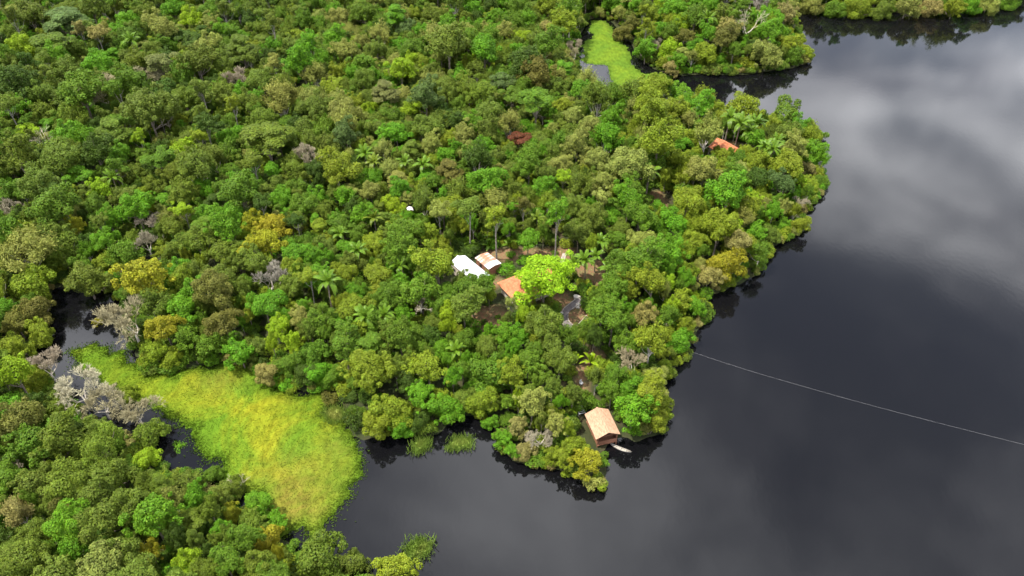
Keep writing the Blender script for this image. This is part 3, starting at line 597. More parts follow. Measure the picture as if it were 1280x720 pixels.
def hip_house():
    x, y = 4.6, 138.4; z = gz(x, y); r = tag(empty('house', (x, y, z), math.radians(32)), 'low house with orange tiled hip roof half hidden under the big lime-green tree', 'house'); FOOT.append((x - 3, y - 2, 4.5)); FOOT.append((x + 3, y + 2, 4.5))
    Lx, Wy, ez, rise = 14.0, 8.6, 2.9, 2.3
    for s, q in ((-1, math.pi / 2), (1, -math.pi / 2)): put(slope_mesh(Lx, Lx - Wy, Wy / 2, rise, 14, .05), 'roof_slope', M_TILE, r, (0, s * Wy / 2, ez), q)
    for s, q in ((-1, 0), (1, math.pi)): put(slope_mesh(Wy, .02, Wy / 2, rise, 14, .05), 'hip_slope', M_TILE, r, (s * Lx / 2, 0, ez), q)
    put(MB().tube([(-Lx / 2 + Wy / 2, 0, ez + rise + .06), (Lx / 2 - Wy / 2, 0, ez + rise + .06)], .13, 6), 'ridge_tile', M_TILE, r)
    a, b = Lx / 2 - .8, Wy / 2 - .8
    for s in (-1, 1):
        put(MB().box((0, 0, 1.2), (2 * a - .14, .14, 3.3)), 'wall', M_PLASTER, r, (0, s * b, 0)); put(MB().box((0, 0, 1.2), (.14, 2 * b, 3.3)), 'wall', M_PLASTER, r, (s * a, 0, 0))
    for k in range(5): put(MB().box((0, 0, 1.2), (.16, .16, 3.3)), 'veranda_post', M_WOOD, r, (-a + 2 * a * k / 4, -b - .6, 0))
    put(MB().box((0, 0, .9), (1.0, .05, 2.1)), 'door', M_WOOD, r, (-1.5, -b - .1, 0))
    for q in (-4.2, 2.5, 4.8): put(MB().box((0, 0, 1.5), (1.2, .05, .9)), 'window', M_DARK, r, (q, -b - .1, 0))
hip_house()
def ribbon(P, w, z):
    V, F = [], []
    for i, p in enumerate(P):
        d = P[min(i + 1, len(P) - 1)] - P[max(i - 1, 0)]; d = d / np.hypot(*d); n = np.array([-d[1], d[0]]) * w / 2
        V += [(*(p - n), z), (*(p + n), z)]
        if i: a = 2 * i; F.append((a - 2, a, a + 1, a - 1))
    return MB().add(V, F)
def smooth_line(P, k=6):
    P = [np.array(p) for p in P]; out = []
    for i in range(len(P) - 1):
        p0, p1, p2, p3 = P[max(i - 1, 0)], P[i], P[i + 1], P[min(i + 2, len(P) - 1)]
        for q in range(k): t = q / k; out.append(.5 * (2 * p1 + (p2 - p0) * t + (2 * p0 - 5 * p1 + 4 * p2 - p3) * t * t + (3 * p1 - p0 - 3 * p2 + p3) * t ** 3))
    return out + [P[-1]]
def garden():
    zf = 2.62
    P = smooth_line([ground(u, v, zf) for u, v in ((726, 374), (718, 381), (709, 388), (705, 398), (711, 408), (723, 411), (737, 397))])
    z = max(gz(*p) for p in P) + .16
    path = tag(ribbon(P, 1.5, z).build('path', M_PAVE), 'curved grey paved garden path edged with pale kerbs', 'path', kind='structure')
    for s in (-1, 1):
        for i in range(0, len(P) - 2, 2):
            a, b = P[i], P[i + 2]; d = b - a; ln = np.hypot(*d); n = np.array([-d[1], d[0]]) / ln * .85 * s; c = (a + b) / 2 + n
            if s > 0 and 8 < i < 16: continue
            o = put(MB().box((0, 0, -.06), (ln * .97, .2, .34)), 'kerb_stone', M_KERB, path, (c[0], c[1], z + .12), math.atan2(d[1], d[0]))
    walk = tag(empty('walkway', (*ground(702, 326, zf), z - .12), 0), 'short straight walkway of pale concrete slabs beside the lime-green tree', 'walkway')
    a, b = ground(706, 317, zf), ground(699.5, 336, zf)
    for k in range(5):
        c = a + (b - a) * (k + .5) / 5 - np.array(walk.location[:2]); put(MB().box((0, 0, 0), (np.hypot(*(b - a)) / 5 * .93, 1.1, .16)), 'slab', M_KERB, walk, (c[0], c[1], .06), math.atan2((b - a)[1], (b - a)[0]))
    for u, v, s, lb in ((721, 371, .75, 'largest pale boulder at the top end of the kerbed garden path'), (723, 380, .55, 'pale boulder beside the planted bed inside the garden path'), (701, 391, .5, 'pale boulder outside the garden path bend'), (722, 383.5, .45, 'smallest pale boulder within the garden bed')):
        x, y, zz = ground_on(u, v, .3); V = []; F = []; n = 8
        for i in range(5):
            for k in range(n):
                ph = -1.2 + 2.4 * i / 4; th = 6.28 * k / n; q = s * rng.uniform(.8, 1.2); V.append((math.cos(th) * math.cos(ph) * q * 1.2, math.sin(th) * math.cos(ph) * q, math.sin(ph) * q * .7))
        for i in range(4):
            for k in range(n): F.append((i * n + k, i * n + (k + 1) % n, (i + 1) * n + (k + 1) % n, (i + 1) * n + k))
        F.append(tuple(range(n))[::-1]); F.append(tuple(range(4 * n, 5 * n)))
        o = MB().add(V, F).build('boulder', M_STONE); o.location = (x, y, zz + .25 * s); tag(o, lb, 'boulder', 'boulders by the garden path')
    p0, p1 = ground(719.5, 503, .9), ground(728, 521, .9); d = p1 - p0; c = (p0 + p1) / 2; w = tag(empty('stairway', (c[0], c[1], gz(*c)), math.atan2(d[1], d[0])), 'short grey slatted wooden stairway leading down to the boathouse', 'stairs')
    Ln = float(np.hypot(*d))
    for s in (-.62, .62): put(MB().box((0, 0, 0), (Ln, .1, .16)), 'stringer', M_GREYWOOD, w, (0, s, .55))
    for k in range(9): put(MB().box((0, 0, 0), (.2, 1.35, .06)), 'tread', M_GREYWOOD, w, (-Ln / 2 + Ln * (k + .5) / 9, 0, .68))
    for s in (-.62, .62):
        for q in (-.4, .4): put(MB().box((0, 0, 0), (.1, .1, 1.2)), 'post', M_GREYWOOD, w, (Ln * q, s + .11 * np.sign(s), .2))
    x, y, zz = ground_on(726.5, 479, .5); ch = tag(empty('garden_chair', (x, y, zz), .6), 'white plastic garden chair on the earth track above the boathouse', 'chair')
    put(MB().box((0, 0, .45), (.6, .6, .06)), 'seat', M_PLASTIC, ch); put(MB().box((0, .29, .85), (.6, .06, .75)), 'backrest', M_PLASTIC, ch)
    for sx in (-.26, .26):
        put(MB().box((sx, 0, .68), (.07, .6, .05)), 'armrest', M_PLASTIC, ch)
        for sy in (-.26, .26): put(MB().box((sx, sy, .2), (.06, .06, .5)), 'leg', M_PLASTIC, ch)
    rp = smooth_line([ground(u, v) for u, v in ((856, 437), (905, 453.5), (955, 469), (1060, 499), (1160, 525.5), (1280, 556), (1420, 592))], 8)
    tag(MB().tube([(p[0], p[1], .05) for p in rp], .012, 6).build('rope', M_ROPE), 'long thin pale rope stretched across the open lake from the bank', 'rope')
garden()

# ------------------------------------------------------------------ trees: those picked out in the photograph (u, v, crown width in px, colour, kind)
LIST = """
38 16 34 o R;82 20 56 u S;112 7 30 o R;140 22 22 e B;160 28 28 b R;152 38 24 b R;237 20 27 l R;215 10 26 b R;183 18 24 o R;201 34 30 p R;224 45 24 d R;100 34 18 t T;122 40 20 t T;62 50 46 o S;30 57 30 l R;
66 68 30 b R;93 62 24 o R;120 80 34 b R;164 50 24 m P;210 57 20 b R;200 72 40 q S;183 92 36 t D;124 106 36 t D;228 92 28 m R;140 115 30 y F;165 105 40 m R;195 115 40 d R;217 120 18 y R;245 75 40 o R;20 100 40 d R;
50 100 36 o R;170 75 34 y R;85 85 30 o R;45 85 30 o R;12 70 16 b R;15 130 35 b R;55 138 26 y R;85 140 30 y R;185 137 58 o G;100 112 48 m R;298 94 30 k W;282 38 22 b R;265 30 22 p R;262 55 34 p R;345 55 26 b R;370 52 16 y R;
415 47 27 b R;376 72 38 b R;384 62 24 o R;430 62 32 p R;400 20 22 p R;422 22 26 p R;326 16 16 o T;370 12 16 o T;300 55 42 o S;420 90 22 y R;395 92 30 p F;350 120 40 p F;390 120 34 p F;315 130 30 y R;335 85 26 o R;348 100 22 y R;
500 85 34 l R;500 55 22 b R;426 122 21 b R;430 138 36 p R;470 60 30 o R;495 15 36 b S;480 110 40 q S;486 128 25 b R;462 135 18 l R;455 100 30 o R;455 68 26 o S;508 33 26 u R;440 40 24 p F;475 40 26 p F;275 115 30 o R;290 135 26 y R;
525 38 22 b R;560 33 28 b R;590 10 22 b R;622 18 26 b R;635 2 24 b R;560 50 50 o R;610 43 20 b R;650 45 26 l R;605 60 40 b R;585 74 18 l R;612 72 28 b R;690 38 32 t R;682 53 34 m R;655 75 52 d R;672 88 40 n R;705 25 36 y R;
525 78 30 y R;514 74 22 l R;655 100 17 l R;720 55 18 k W;718 65 16 t W;725 110 36 b R;705 82 30 b S;630 97 38 u S;670 118 50 m S;535 100 24 p F;550 98 20 p F;590 110 20 p F;700 95 20 p F;530 120 40 u R;550 135 30 d R;515 135 28 l R;705 130 30 y R;735 96 26 p F;
853 28 24 l R;828 36 22 b R;824 5 16 l R;810 42 26 y R;808 60 30 b L;835 60 28 l R;885 22 24 m P;890 8 24 b R;912 35 28 t R;905 46 28 n R;936 24 36 w B;965 35 30 b R;983 15 26 t R;960 66 34 p L;985 55 32 y R;1000 70 22 p H;855 45 26 n R;
880 65 34 y L;900 75 17 b L;918 60 26 m R;850 75 24 b L;838 82 22 t L;822 52 16 k W;942 60 24 d R;890 85 26 o H;945 2 30 e W;870 18 30 m R;790 28 26 n R;778 40 24 n L;930 80 28 y H;990 66 24 m L;
33 160 27 l S;52 172 30 w N;85 165 34 b R;70 200 54 o R;95 215 34 b S;20 190 40 y R;55 232 44 o R;120 187 36 d R;137 160 44 o S;160 172 24 b R;173 170 19 l T;150 190 30 b R;140 222 24 m P;125 237 24 l R;190 232 26 y R;230 185 30 l R;205 175 22 p F;
245 205 40 o F;230 240 36 y R;228 262 24 l T;170 258 40 b R;135 275 26 b R;95 282 20 g R;35 270 18 y R;10 260 26 k W;70 255 50 m R;60 290 44 o R;187 272 32 k D;215 282 32 y R;250 232 20 b R;330 165 66 y S;385 190 30 k V;287 170 27 b R;268 197 32 o F;
300 235 50 m R;340 213 24 b R;350 247 32 b R;345 228 26 o R;394 243 29 b R;372 242 17 y T;420 205 52 y R;410 178 30 o R;430 168 34 u R;455 192 26 m P;480 185 24 p F;436 235 28 p S;500 235 30 b R;490 255 32 l R;468 272 26 z P;405 265 28 y R;290 270 36 b R;315 275 32 g R;
345 281 44 g R;262 240 20 b R;440 260 22 d R;650 170 34 r S;540 180 30 p R;565 170 27 y R;690 160 22 p R;720 180 36 p R;660 205 36 m R;610 225 46 b R;545 225 30 m R;558 240 22 b R;585 190 30 p R;620 195 30 o R;530 205 26 m P;560 210 42 n S;680 232 34 b R;
705 220 22 l T;750 200 34 p R;640 238 28 o R;549 262 30 p T;585 258 34 o T;620 268 34 y T;642 258 14 b T;655 254 24 n T;697 262 34 b T;738 255 20 b R;752 245 24 p T;672 272 14 z P;742 272 42 o R;765 210 20 p R;825 175 50 y R;790 205 50 p R;885 160 36 p F;
925 153 30 m P;912 147 28 m P;945 153 28 m P;944 172 28 b R;966 185 26 m P;955 183 24 m P;985 165 32 o R;1000 160 26 b R;1012 158 22 y L;820 195 36 m R;812 214 30 m P;870 190 20 y R;880 212 40 p R;918 218 36 m R;912 236 50 b R;950 220 38 d R;980 230 32 u R;
860 248 50 y R;790 236 32 m R;835 272 23 b R;800 268 42 m R;900 282 46 y R;935 260 32 y R;968 262 21 b R;985 205 42 y R;1010 210 22 t L;1015 230 22 y L;1000 250 18 k W;1000 280 24 y L;30 310 60 p F;75 315 50 y R;35 355 50 y R;45 388 46 n R;20 402 40 n R;50 414 32 y L;
130 298 30 b R;155 310 27 b R;106 348 50 o L;140 346 24 b L;175 345 56 g R;158 392 52 t D;206 408 40 g R;228 385 46 b R;232 418 42 m L;225 335 34 b R;245 300 42 y R;215 312 26 o R;182 300 26 k W;122 402 15 g L;126 419 16 y H;15 432 36 y R;275 315 42 y R;310 308 24 g T;
335 300 46 g R;368 315 42 b R;335 342 40 e D;385 345 28 y T;408 352 38 m P;455 395 34 m P;448 312 28 m P;430 340 32 y R;470 340 42 y R;500 310 42 m R;330 380 50 b R;270 362 50 n R;280 402 42 n R;350 405 34 l R;340 427 18 l R;375 395 30 p R;400 397 42 m R;
425 377 24 y R;365 428 25 l R;440 415 32 y R;490 370 42 m R;405 307 32 o R;545 330 50 y R;525 362 52 m R;590 360 46 m R;580 380 44 o R;560 392 30 l R;560 408 22 l R;527 394 28 w Q;545 372 20 p R;630 416 32 b R;643 432 26 b R;683 402 50 o R;680 345 76 v X;639 378 20 p T;
656 391 27 l R;752 388 46 m R;765 400 40 m R;718 452 26 l P;738 452 24 l P;791 450 36 t D;846 302 26 b R;800 325 50 m R;870 300 32 y R;925 302 36 t R;906 330 48 g L;886 345 36 t L;945 290 32 b L;835 340 20 b R;857 345 25 b R;815 352 42 y R;850 376 36 y L;
868 382 30 b L;805 390 34 t R;815 420 25 b R;855 405 26 y L;783 360 32 y R;780 330 44 m R;15 465 46 l R;40 472 30 y R;55 452 34 k D;12 502 27 b R;98 484 52 w D;126 502 44 t D;166 507 42 t D;158 497 30 y L;30 522 50 n R;40 552 50 m R;75 548 52 y R;122 562 62 y G;
185 540 40 y L;222 560 26 b H;182 572 30 l R;40 604 42 o R;82 602 52 y R;118 618 40 o R;155 627 42 o R;188 645 54 b R;126 652 52 o R;90 686 33 b R;60 688 36 m R;45 662 42 y R;28 702 62 y G;125 708 52 p R;152 692 50 o R;187 688 25 g R;192 694 20 w B;236 700 36 l R;
245 622 30 b R;80 637 32 n R;20 637 32 t F;215 622 28 p F;15 584 22 w W;295 602 26 w B;292 608 34 y R;265 592 25 m L;320 628 36 b R;346 652 30 b L;287 640 30 g R;337 672 42 g R;306 672 40 m R;349 692 15 g R;395 694 62 y L;440 704 42 o L;445 677 17 b H;490 716 58 y L;
282 702 42 m R;322 704 42 y R;260 717 40 y R;460 462 62 y G;535 457 54 y R;525 492 42 b R;490 512 50 y L;558 508 44 b L;566 470 25 b R;615 467 58 m R;635 450 17 b R;600 502 42 y L;585 447 20 b R;648 497 17 l R;467 527 42 y L;505 530 36 b L;415 472 30 m L;
410 497 28 n H;630 547 27 b L;648 530 30 t L;676 546 34 k D;665 502 42 p R;690 482 32 o R;702 502 20 b R;695 527 32 p R;736 576 42 g L;718 556 34 y L;746 603 28 y H;704 570 32 y L;716 490 26 o R;716 512 18 l H;765 487 32 m R;792 512 58 b L;818 520 38 y L;810 490 42 y R;
832 458 26 y L;830 503 26 y L;740 500 16 b H;700 450 40 o R;660 450 44 m R;600 300 22 m Y;585 305 20 m Y;620 302 22 m Y;636 306 20 m Y;660 300 34 b R;733 326 30 m P;761 334 28 m P;716 328 22 m P;570 436 22 m P;745 246 16 m P;800 176 18 m P;770 345 34 o R;
640 466 40 y R;670 440 36 m R;742 420 24 d R;768 360 40 m R;690 428 34 o R;610 430 36 o R;575 425 34 m R;500 420 44 m R;465 400 36 m R;430 430 44 m R;390 440 44 m R;360 455 36 m L;330 465 34 t L;300 440 40 b L;260 430 40 m L;400 465 36 b L;745 318 24 m P;753 302 22 m P;772 322 24 m P;890 150 24 m P;936 164 24 m P;972 176 24 m P;798 214 24 m P;505 202 24 m P;466 202 24 z P;497 332 24 m P;482 392 24 m P;426 292 24 m P;612 308 22 m Y;574 306 20 m Y;648 300 20 m Y;1015 3 30 p L;1046 4 26 m L;1075 5 30 y L;1106 5 26 o L;1135 3 30 p L;1165 4 24 a L;1194 7 28 y L;1216 3 24 b L;1237 -1 28 p L;1262 -5 26 m L;735 352 13 m H;722 362 12 d H;692 316 12 m H;640 318 14 b H;656 322 12 m H;606 402 12 d H;622 396 10 m H;752 452 12 y H;748 362 14 d H;655 562 30 a L;690 566 26 y L;640 562 24 b L;668 578 16 n H;706 588 18 y H;726 560 26 y L;612 528 22 b L;600 520 20 y H;905 194 26 y R;922 198 24 m R
"""
KIND = {'R': 'R', 'G': 'G', 'L': 'L', 'S': 'S', 'F': 'F', 'T': 'T', 'B': 'B', 'W': 'W', 'H': 'H', 'P': 'P', 'Y': 'P', 'X': 'G', 'D': 'W', 'V': 'W', 'N': 'B', 'Q': 'B'}
trees = []      # dict(kind, arch, x, y, z, s, sz, col, rot, listed)
def add_tree(k, arch, x, y, s, col, listed=False, sz=None, code=None):
    trees.append(dict(k=k, arch=arch, x=x, y=y, z=gz(x, y), s=s, sz=sz if sz else s * rng.uniform(.9, 1.1), col=col, rot=rng.uniform(0, 6.28), listed=listed, code=code))
def arch_for(code):
    if code == 'T': return int(rng.integers(0, 2))
    return {'D': int(rng.integers(0, 2)), 'V': 2, 'N': 2, 'Q': 1}.get(code, int(rng.integers(0, len(KIT[KIND[code]]))) if KIND[code] != 'P' else 0)
def crown_mid(k, arch, s): return (KIT[k][arch][3] if k != 'P' else 9.0) * s
for it in LIST.replace('\n', '').split(';'):
    u, v, w, c, code = it.split(); u, v, w = float(u), float(v), float(w); k = KIND[code]; arch = arch_for(code)
    if c == 'y' and u < 420 and (v < 330 or v > 515): c = 'z'
    if c in 'tk' and k not in 'BW': c = 'a'
    wm = w * m_per_px(u, v) * (.97 if code in 'BWDVNQX' else .88)
    if k == 'P':
        s = min(1.25, max(.7, wm / 7.0)); h = 1.2 if code == 'Y' else (8.0 if v > 300 and u > 700 else 10.0)
        if u in (718., 738.): h = 1.2
        x, y, z = ground_on(u, v, h * s); trees.append(dict(k='P', arch=h, x=x, y=y, z=gz(x, y), s=s, sz=s, col=c, rot=rng.uniform(0, 6.28), listed=True, code=code)); continue
    R = KIT[k][arch][2]; s = wm / (2 * R * .93)
    sz = s if k != 'T' else (max(s, .8) if code == 'T' and u == 697. else max(.9 * s, .6))
    if k in 'RSF' : sz = min(max(s, .75), 1.25) * rng.uniform(.95, 1.08) if k != 'R' else max(s, .72) * rng.uniform(.95, 1.05)
    if code == 'X': sz = s * .74
    for _ in range(2): x, y, z = ground_on(u, v, crown_mid(k, arch, sz))
    d = float(shore(np.array([[x, y]]))[0])
    if d < 4 and k == 'R': k = 'L'; arch = int(rng.integers(0, 3)); x, y, z = ground_on(u, v, crown_mid(k, arch, s)); sz = s
    add_tree(k, arch, x, y, s, c, True, sz, code)
N_LISTED = len(trees)
print('listed', N_LISTED)

# keep what the photograph shows open free of other crowns: roofs, paths, bare earth, water lanes (photo px boxes)
KEEP = [(566, 313, 628, 346), (626, 352, 656, 372), (728, 508, 790, 570), (700, 376, 736, 412), (598, 384, 626, 408), (716, 318, 764, 364), (726, 436, 760, 458), (718, 466, 734, 502), (896, 168, 924, 182),
        (690, 312, 708, 338), (806, 236, 838, 264), (625, 312, 650, 322), (82, 382, 160, 440), (195, 512, 268, 576), (726, 26, 800, 94), (560, 514, 622, 540), (176, 316, 196, 330), (428, 505, 450, 545), (200, 470, 340, 520), (640, 310, 712, 376), (511, 264, 516, 268), (1005, 20, 1280, 40), (690, 284, 702, 306)]
KEEP = [(*k, 1e9) for k in KEEP]
for t, it in zip(trees, LIST.replace('\n', '').split(';')):
    u, v, w, c, code = it.split()
    if code in 'BWDVNQPXY' or c in 'rgltkw': u, v, w = float(u), float(v), float(w) * .22; KEEP.append((u - w, v - w, u + w, v + w, t['y'] + 1))
def blocked(u, v, r, y=0.0):
    for a, b, c, d, yy in KEEP:
        if y > yy: continue
        dx = max(a - u, 0, u - c); dy = max(b - v, 0, v - d)
        if dx * dx + dy * dy < (.8 * r) ** 2: return True
    return False
def zone(u, v):
    if u > 730 and v < 105: return 'RRRLSFT', 'yyymmmbboop'
    if u > 790 and v < 470: return 'RRRRFFL', 'yyyyyppmmmbbblo'
    if v > 430 and u < 520: return 'RRRRGS', 'oooozzzzmmmmddb'
    if v < 300 and u < 400: return 'RRRRSSFT', 'oooozzmmmmdddzybbp'
    if v < 265: return 'RRRRFFFS', 'ppoooozzyybbbmmmd'
    return 'RRRRRF', 'mmmmmyyyyyoooobbbd'
gx = {}
CELL = 6.0
def gkey(x, y): return (int(x // CELL), int(y // CELL))
def rad(t): return (KIT[t['k']][t['arch']][2] if t['k'] != 'P' else 2.2) * t['s']
def reg(t): gx.setdefault(gkey(t['x'], t['y']), []).append((t['x'], t['y'], rad(t) * (.75 if t['k'] in 'TBP' else 1.0)))
for t in trees: reg(t)
for t in trees:
    if t['k'] == 'T' and t['listed'] and abs(t['x'] + 14) < 4 and abs(project(t['x'], t['y'], 8)[0] - 549) < 12: t['arch'] = 2
def free(x, y, r, k=.68):
    cx, cy = gkey(x, y)
    for i in range(cx - 3, cx + 4):
        for j in range(cy - 3, cy + 4):
            for a, b, q in gx.get((i, j), ()):
                if (a - x) ** 2 + (b - y) ** 2 < (k * (r + q)) ** 2: return False
    return True
def fill(n_try, r_lo, r_hi, k, kinds=None):
    P = np.column_stack([rng.uniform(-330, 330, n_try), 50 + 430 * rng.random(n_try) ** .8]); d = shore(P); U, Vv, dep = project(P[:, 0], P[:, 1], 8.0)
    ok = (d > 1.0) & (U > -130) & (U < 1420) & (Vv > -75) & (Vv < 830) & ~inside(meadow_poly, P)
    for (x, y), dd, u, v, de in zip(P[ok], d[ok], U[ok], Vv[ok], dep[ok]):
        r = rng.uniform(r_lo, r_hi)
        if not free(x, y, r, k): continue
        ks, cs = zone(u, v); kk = ks[rng.integers(len(ks))]; c = cs[rng.integers(len(cs))]
        if dd < .35 * r: continue
        if dd < 5 and kk in 'RGS': kk = 'L'
        if r > 5.8: kk = 'G' if dd > 9 else 'L'
        elif kk == 'G': kk = 'R'
        if kk == 'T' and r > 4.2: kk = 'R'
        arch = int(rng.integers(0, len(KIT[kk]) - (kk == 'T'))); s = r / KIT[kk][arch][2]; sz = max(s, .62) * rng.uniform(.85, 1.12) if kk in 'RSFT' else s
        uu, v2, d2 = project(x, y, crown_mid(kk, arch, sz) + 1)
        if blocked(uu, v2, r * FPX / d2, y): continue
        if any((x - a) ** 2 + (y - b) ** 2 < (q + r * .6) ** 2 for a, b, q in FOOT): continue
        add_tree(kk, arch, x, y, s, c, False, sz); reg(trees[-1])
fill(4000, 5.0, 6.4, .80)
fill(24000, 3.2, 4.5, .62)
fill(50000, 2.2, 3.2, .56)
fill(60000, 1.5, 2.2, .56)
print('all trees', len(trees))
# bushes along the waterline
def bank_bushes():
    n = 0; L_ = lake[:-5]
    for i in range(len(L_) - 1):
        a, b = L_[i], L_[i + 1]; ln = np.hypot(*(b - a))
        if ln > 60: continue
        for _ in range(1 if rng.random() < ln / 2.6 else 0):
            p = a + (b - a) * rng.random(); u, v, dep = project(p[0], p[1], 1.0)
            if not (-40 < u < 1320 and -20 < v < 740): continue
            r = rng.uniform(1.1, 2.5); nrm = np.array([-(b - a)[1], (b - a)[0]]) / max(ln, 1e-6); q = p + nrm * .5
            if shore(q[None])[0] < 0: q = p - nrm * .5
            if blocked(u, v, r * FPX / dep * .6) or any((q[0] - x) ** 2 + (q[1] - y) ** 2 < (w_ + .3) ** 2 for x, y, w_ in FOOT): continue
            add_tree('H', int(rng.integers(0, 3)), q[0], q[1], r / 3.0, 'yymmpzoba'[rng.integers(9)]); n += 1
bank_bushes()

# ------------------------------------------------------------------ which trees the picture shows, and how large (rough painter's count)
def shown_sizes():
    W, H = 640, 360; buf = np.full((H, W), -1, int); info = []
    for i, t in enumerate(trees):
        if t['k'] == 'P': zc, r, ry = t['arch'] * t['s'], 3.2 * t['s'], 1.6 * t['s']
        else:
            m = KIT[t['k']][t['arch']]; zc = m[3] * t['sz']; r = m[2] * t['s'] * .92; ry = {'R': 4, 'G': 5.6, 'L': 4.2, 'S': 2.6, 'F': 4.5, 'T': 3.6, 'B': 3, 'W': 3.4, 'H': 1.7}[t['k']] * t['sz']
        u, v, d = project(t['x'], t['y'], t['z'] + zc); info.append((d, i, u / 2, v / 2, r * FPX / d / 2, math.hypot(ry * .77, r * .64) * FPX / d / 2))
    for d, i, u, v, a, b in sorted(info, reverse=True):
        x0, x1, y0, y1 = max(0, int(u - a)), min(W, int(u + a) + 2), max(0, int(v - b)), min(H, int(v + b) + 2)
        if x0 >= x1 or y0 >= y1: continue
        yy, xx = np.mgrid[y0:y1, x0:x1]; m = ((xx - u) / a) ** 2 + ((yy - v) / b) ** 2 < 1; buf[y0:y1, x0:x1][m] = i
    n = np.bincount(buf[buf >= 0], minlength=len(trees)); 
    for t, k in zip(trees, n): t['vis'] = int(k)
shown_sizes()
def kind_name(t):
    if t['k'] == 'R': return 'domed_tree' if t['arch'] in (0, 2, 3, 6) else 'billowing_tree'
    return {'G': 'giant_tree', 'L': 'bankside_tree', 'S': 'spreading_tree', 'F': 'feathery_tree', 'T': 'slender_tree', 'B': 'dead_tree', 'W': 'leafless_tree', 'H': 'shrub', 'P': 'palm_tree'}[t['k']]
by_kind = {}
for t in trees: by_kind.setdefault(kind_name(t), []).append(t)
single, mass = [], []
for k, ts in by_kind.items():
    ts = sorted(ts, key=lambda t: -t['vis'])
    for j, t in enumerate(ts):
        need = 3 if t['k'] in 'BWPH' else 14
        (single if j < 300 and t['vis'] >= need else mass).append(t)
    print(k, len(ts), sum(t['vis'] >= 14 for t in ts))
print('single', len(single), 'mass', len(mass))

# ------------------------------------------------------------------ labels: look first, then the neighbour and the landmark that tell it apart
FORM = {'domed_tree': 'domed tree', 'billowing_tree': 'billowing tree', 'giant_tree': 'giant many-lobed tree', 'bankside_tree': 'bankside tree', 'spreading_tree': 'flat-topped tree', 'feathery_tree': 'feathery upright tree',
        'slender_tree': 'slender long-trunked tree', 'dead_tree': 'dead branching tree', 'leafless_tree': 'twiggy leafless tree', 'shrub': 'shrub', 'palm_tree': 'palm'}
CATS = {'palm_tree': 'palm', 'shrub': 'shrub', 'dead_tree': 'dead tree', 'leafless_tree': 'bare tree'}
GROUPS = {'domed_tree': 'domed trees of the forest', 'billowing_tree': 'billowing trees of the forest', 'giant_tree': 'giant trees of the forest', 'bankside_tree': 'trees along the banks', 'spreading_tree': 'flat-topped trees of the forest',
          'feathery_tree': 'feathery trees of the forest', 'slender_tree': 'slender long-trunked trees', 'dead_tree': 'dead trees', 'leafless_tree': 'leafless twiggy trees', 'shrub': 'shrubs along the waterline', 'palm_tree': 'palms among the forest'}
LANDMARK = [((752, 535), 'the boathouse'), ((591, 333), 'the white metal roof'), ((675, 350), 'the big lime-green tree'), ((714, 398), 'the kerbed garden path'), ((740, 348), 'the palm clearing'), ((910, 190), 'the orange gable roof'),
            ((650, 180), 'the rusty-red tree'), ((385, 205), 'the pinkish leafless fan tree'), ((330, 180), 'the huge layered tree'), ((410, 375), 'the curling palm'), ((100, 510), 'the bone-white branching tree'), ((160, 410), 'the tan twiggy channel tree'),
            ((100, 400), 'the dark side channel'), ((300, 470), 'the marsh grass edge'), ((440, 540), 'the narrow inlet'), ((590, 530), 'the shaded forest bay'), ((860, 440), 'the rope end'), ((920, 345), 'the tan and golden bank trees'),
            ((1025, 200), 'the lake point'), ((760, 60), 'the grassy pond'), ((936, 45), 'the white dead tree'), ((1150, 14), 'the far lake bank'), ((55, 190), 'the broken dead trunk'), ((298, 115), 'the small pink leafless tree'),
            ((80, 35), 'the bluish flat tree'), ((183, 110), 'the two tan twiggy trees'), ((600, 75), 'the bright green clump'), ((695, 300), 'the tall bright clearing tree'), ((10, 290), 'the grey leafless tree'), ((400, 120), 'the pale feathery stand'),
            ((500, 90), 'the lime-green crown row'), ((527, 400), 'the fallen white branches'), ((822, 252), 'the orange earth patch'), ((810, 180), 'the pale yellow-green dome'), ((350, 290), 'the golden pair'), ((190, 650), 'the bright round marsh-side tree'), ((335, 675), 'the golden bank tree'), ((790, 455), 'the pinkish twiggy tree')]
LM = [(*ground_on(u, v, 1.0)[:2], n) for (u, v), n in LANDMARK]
def col_word(c): return PAL[c][0].replace(' ', '-')
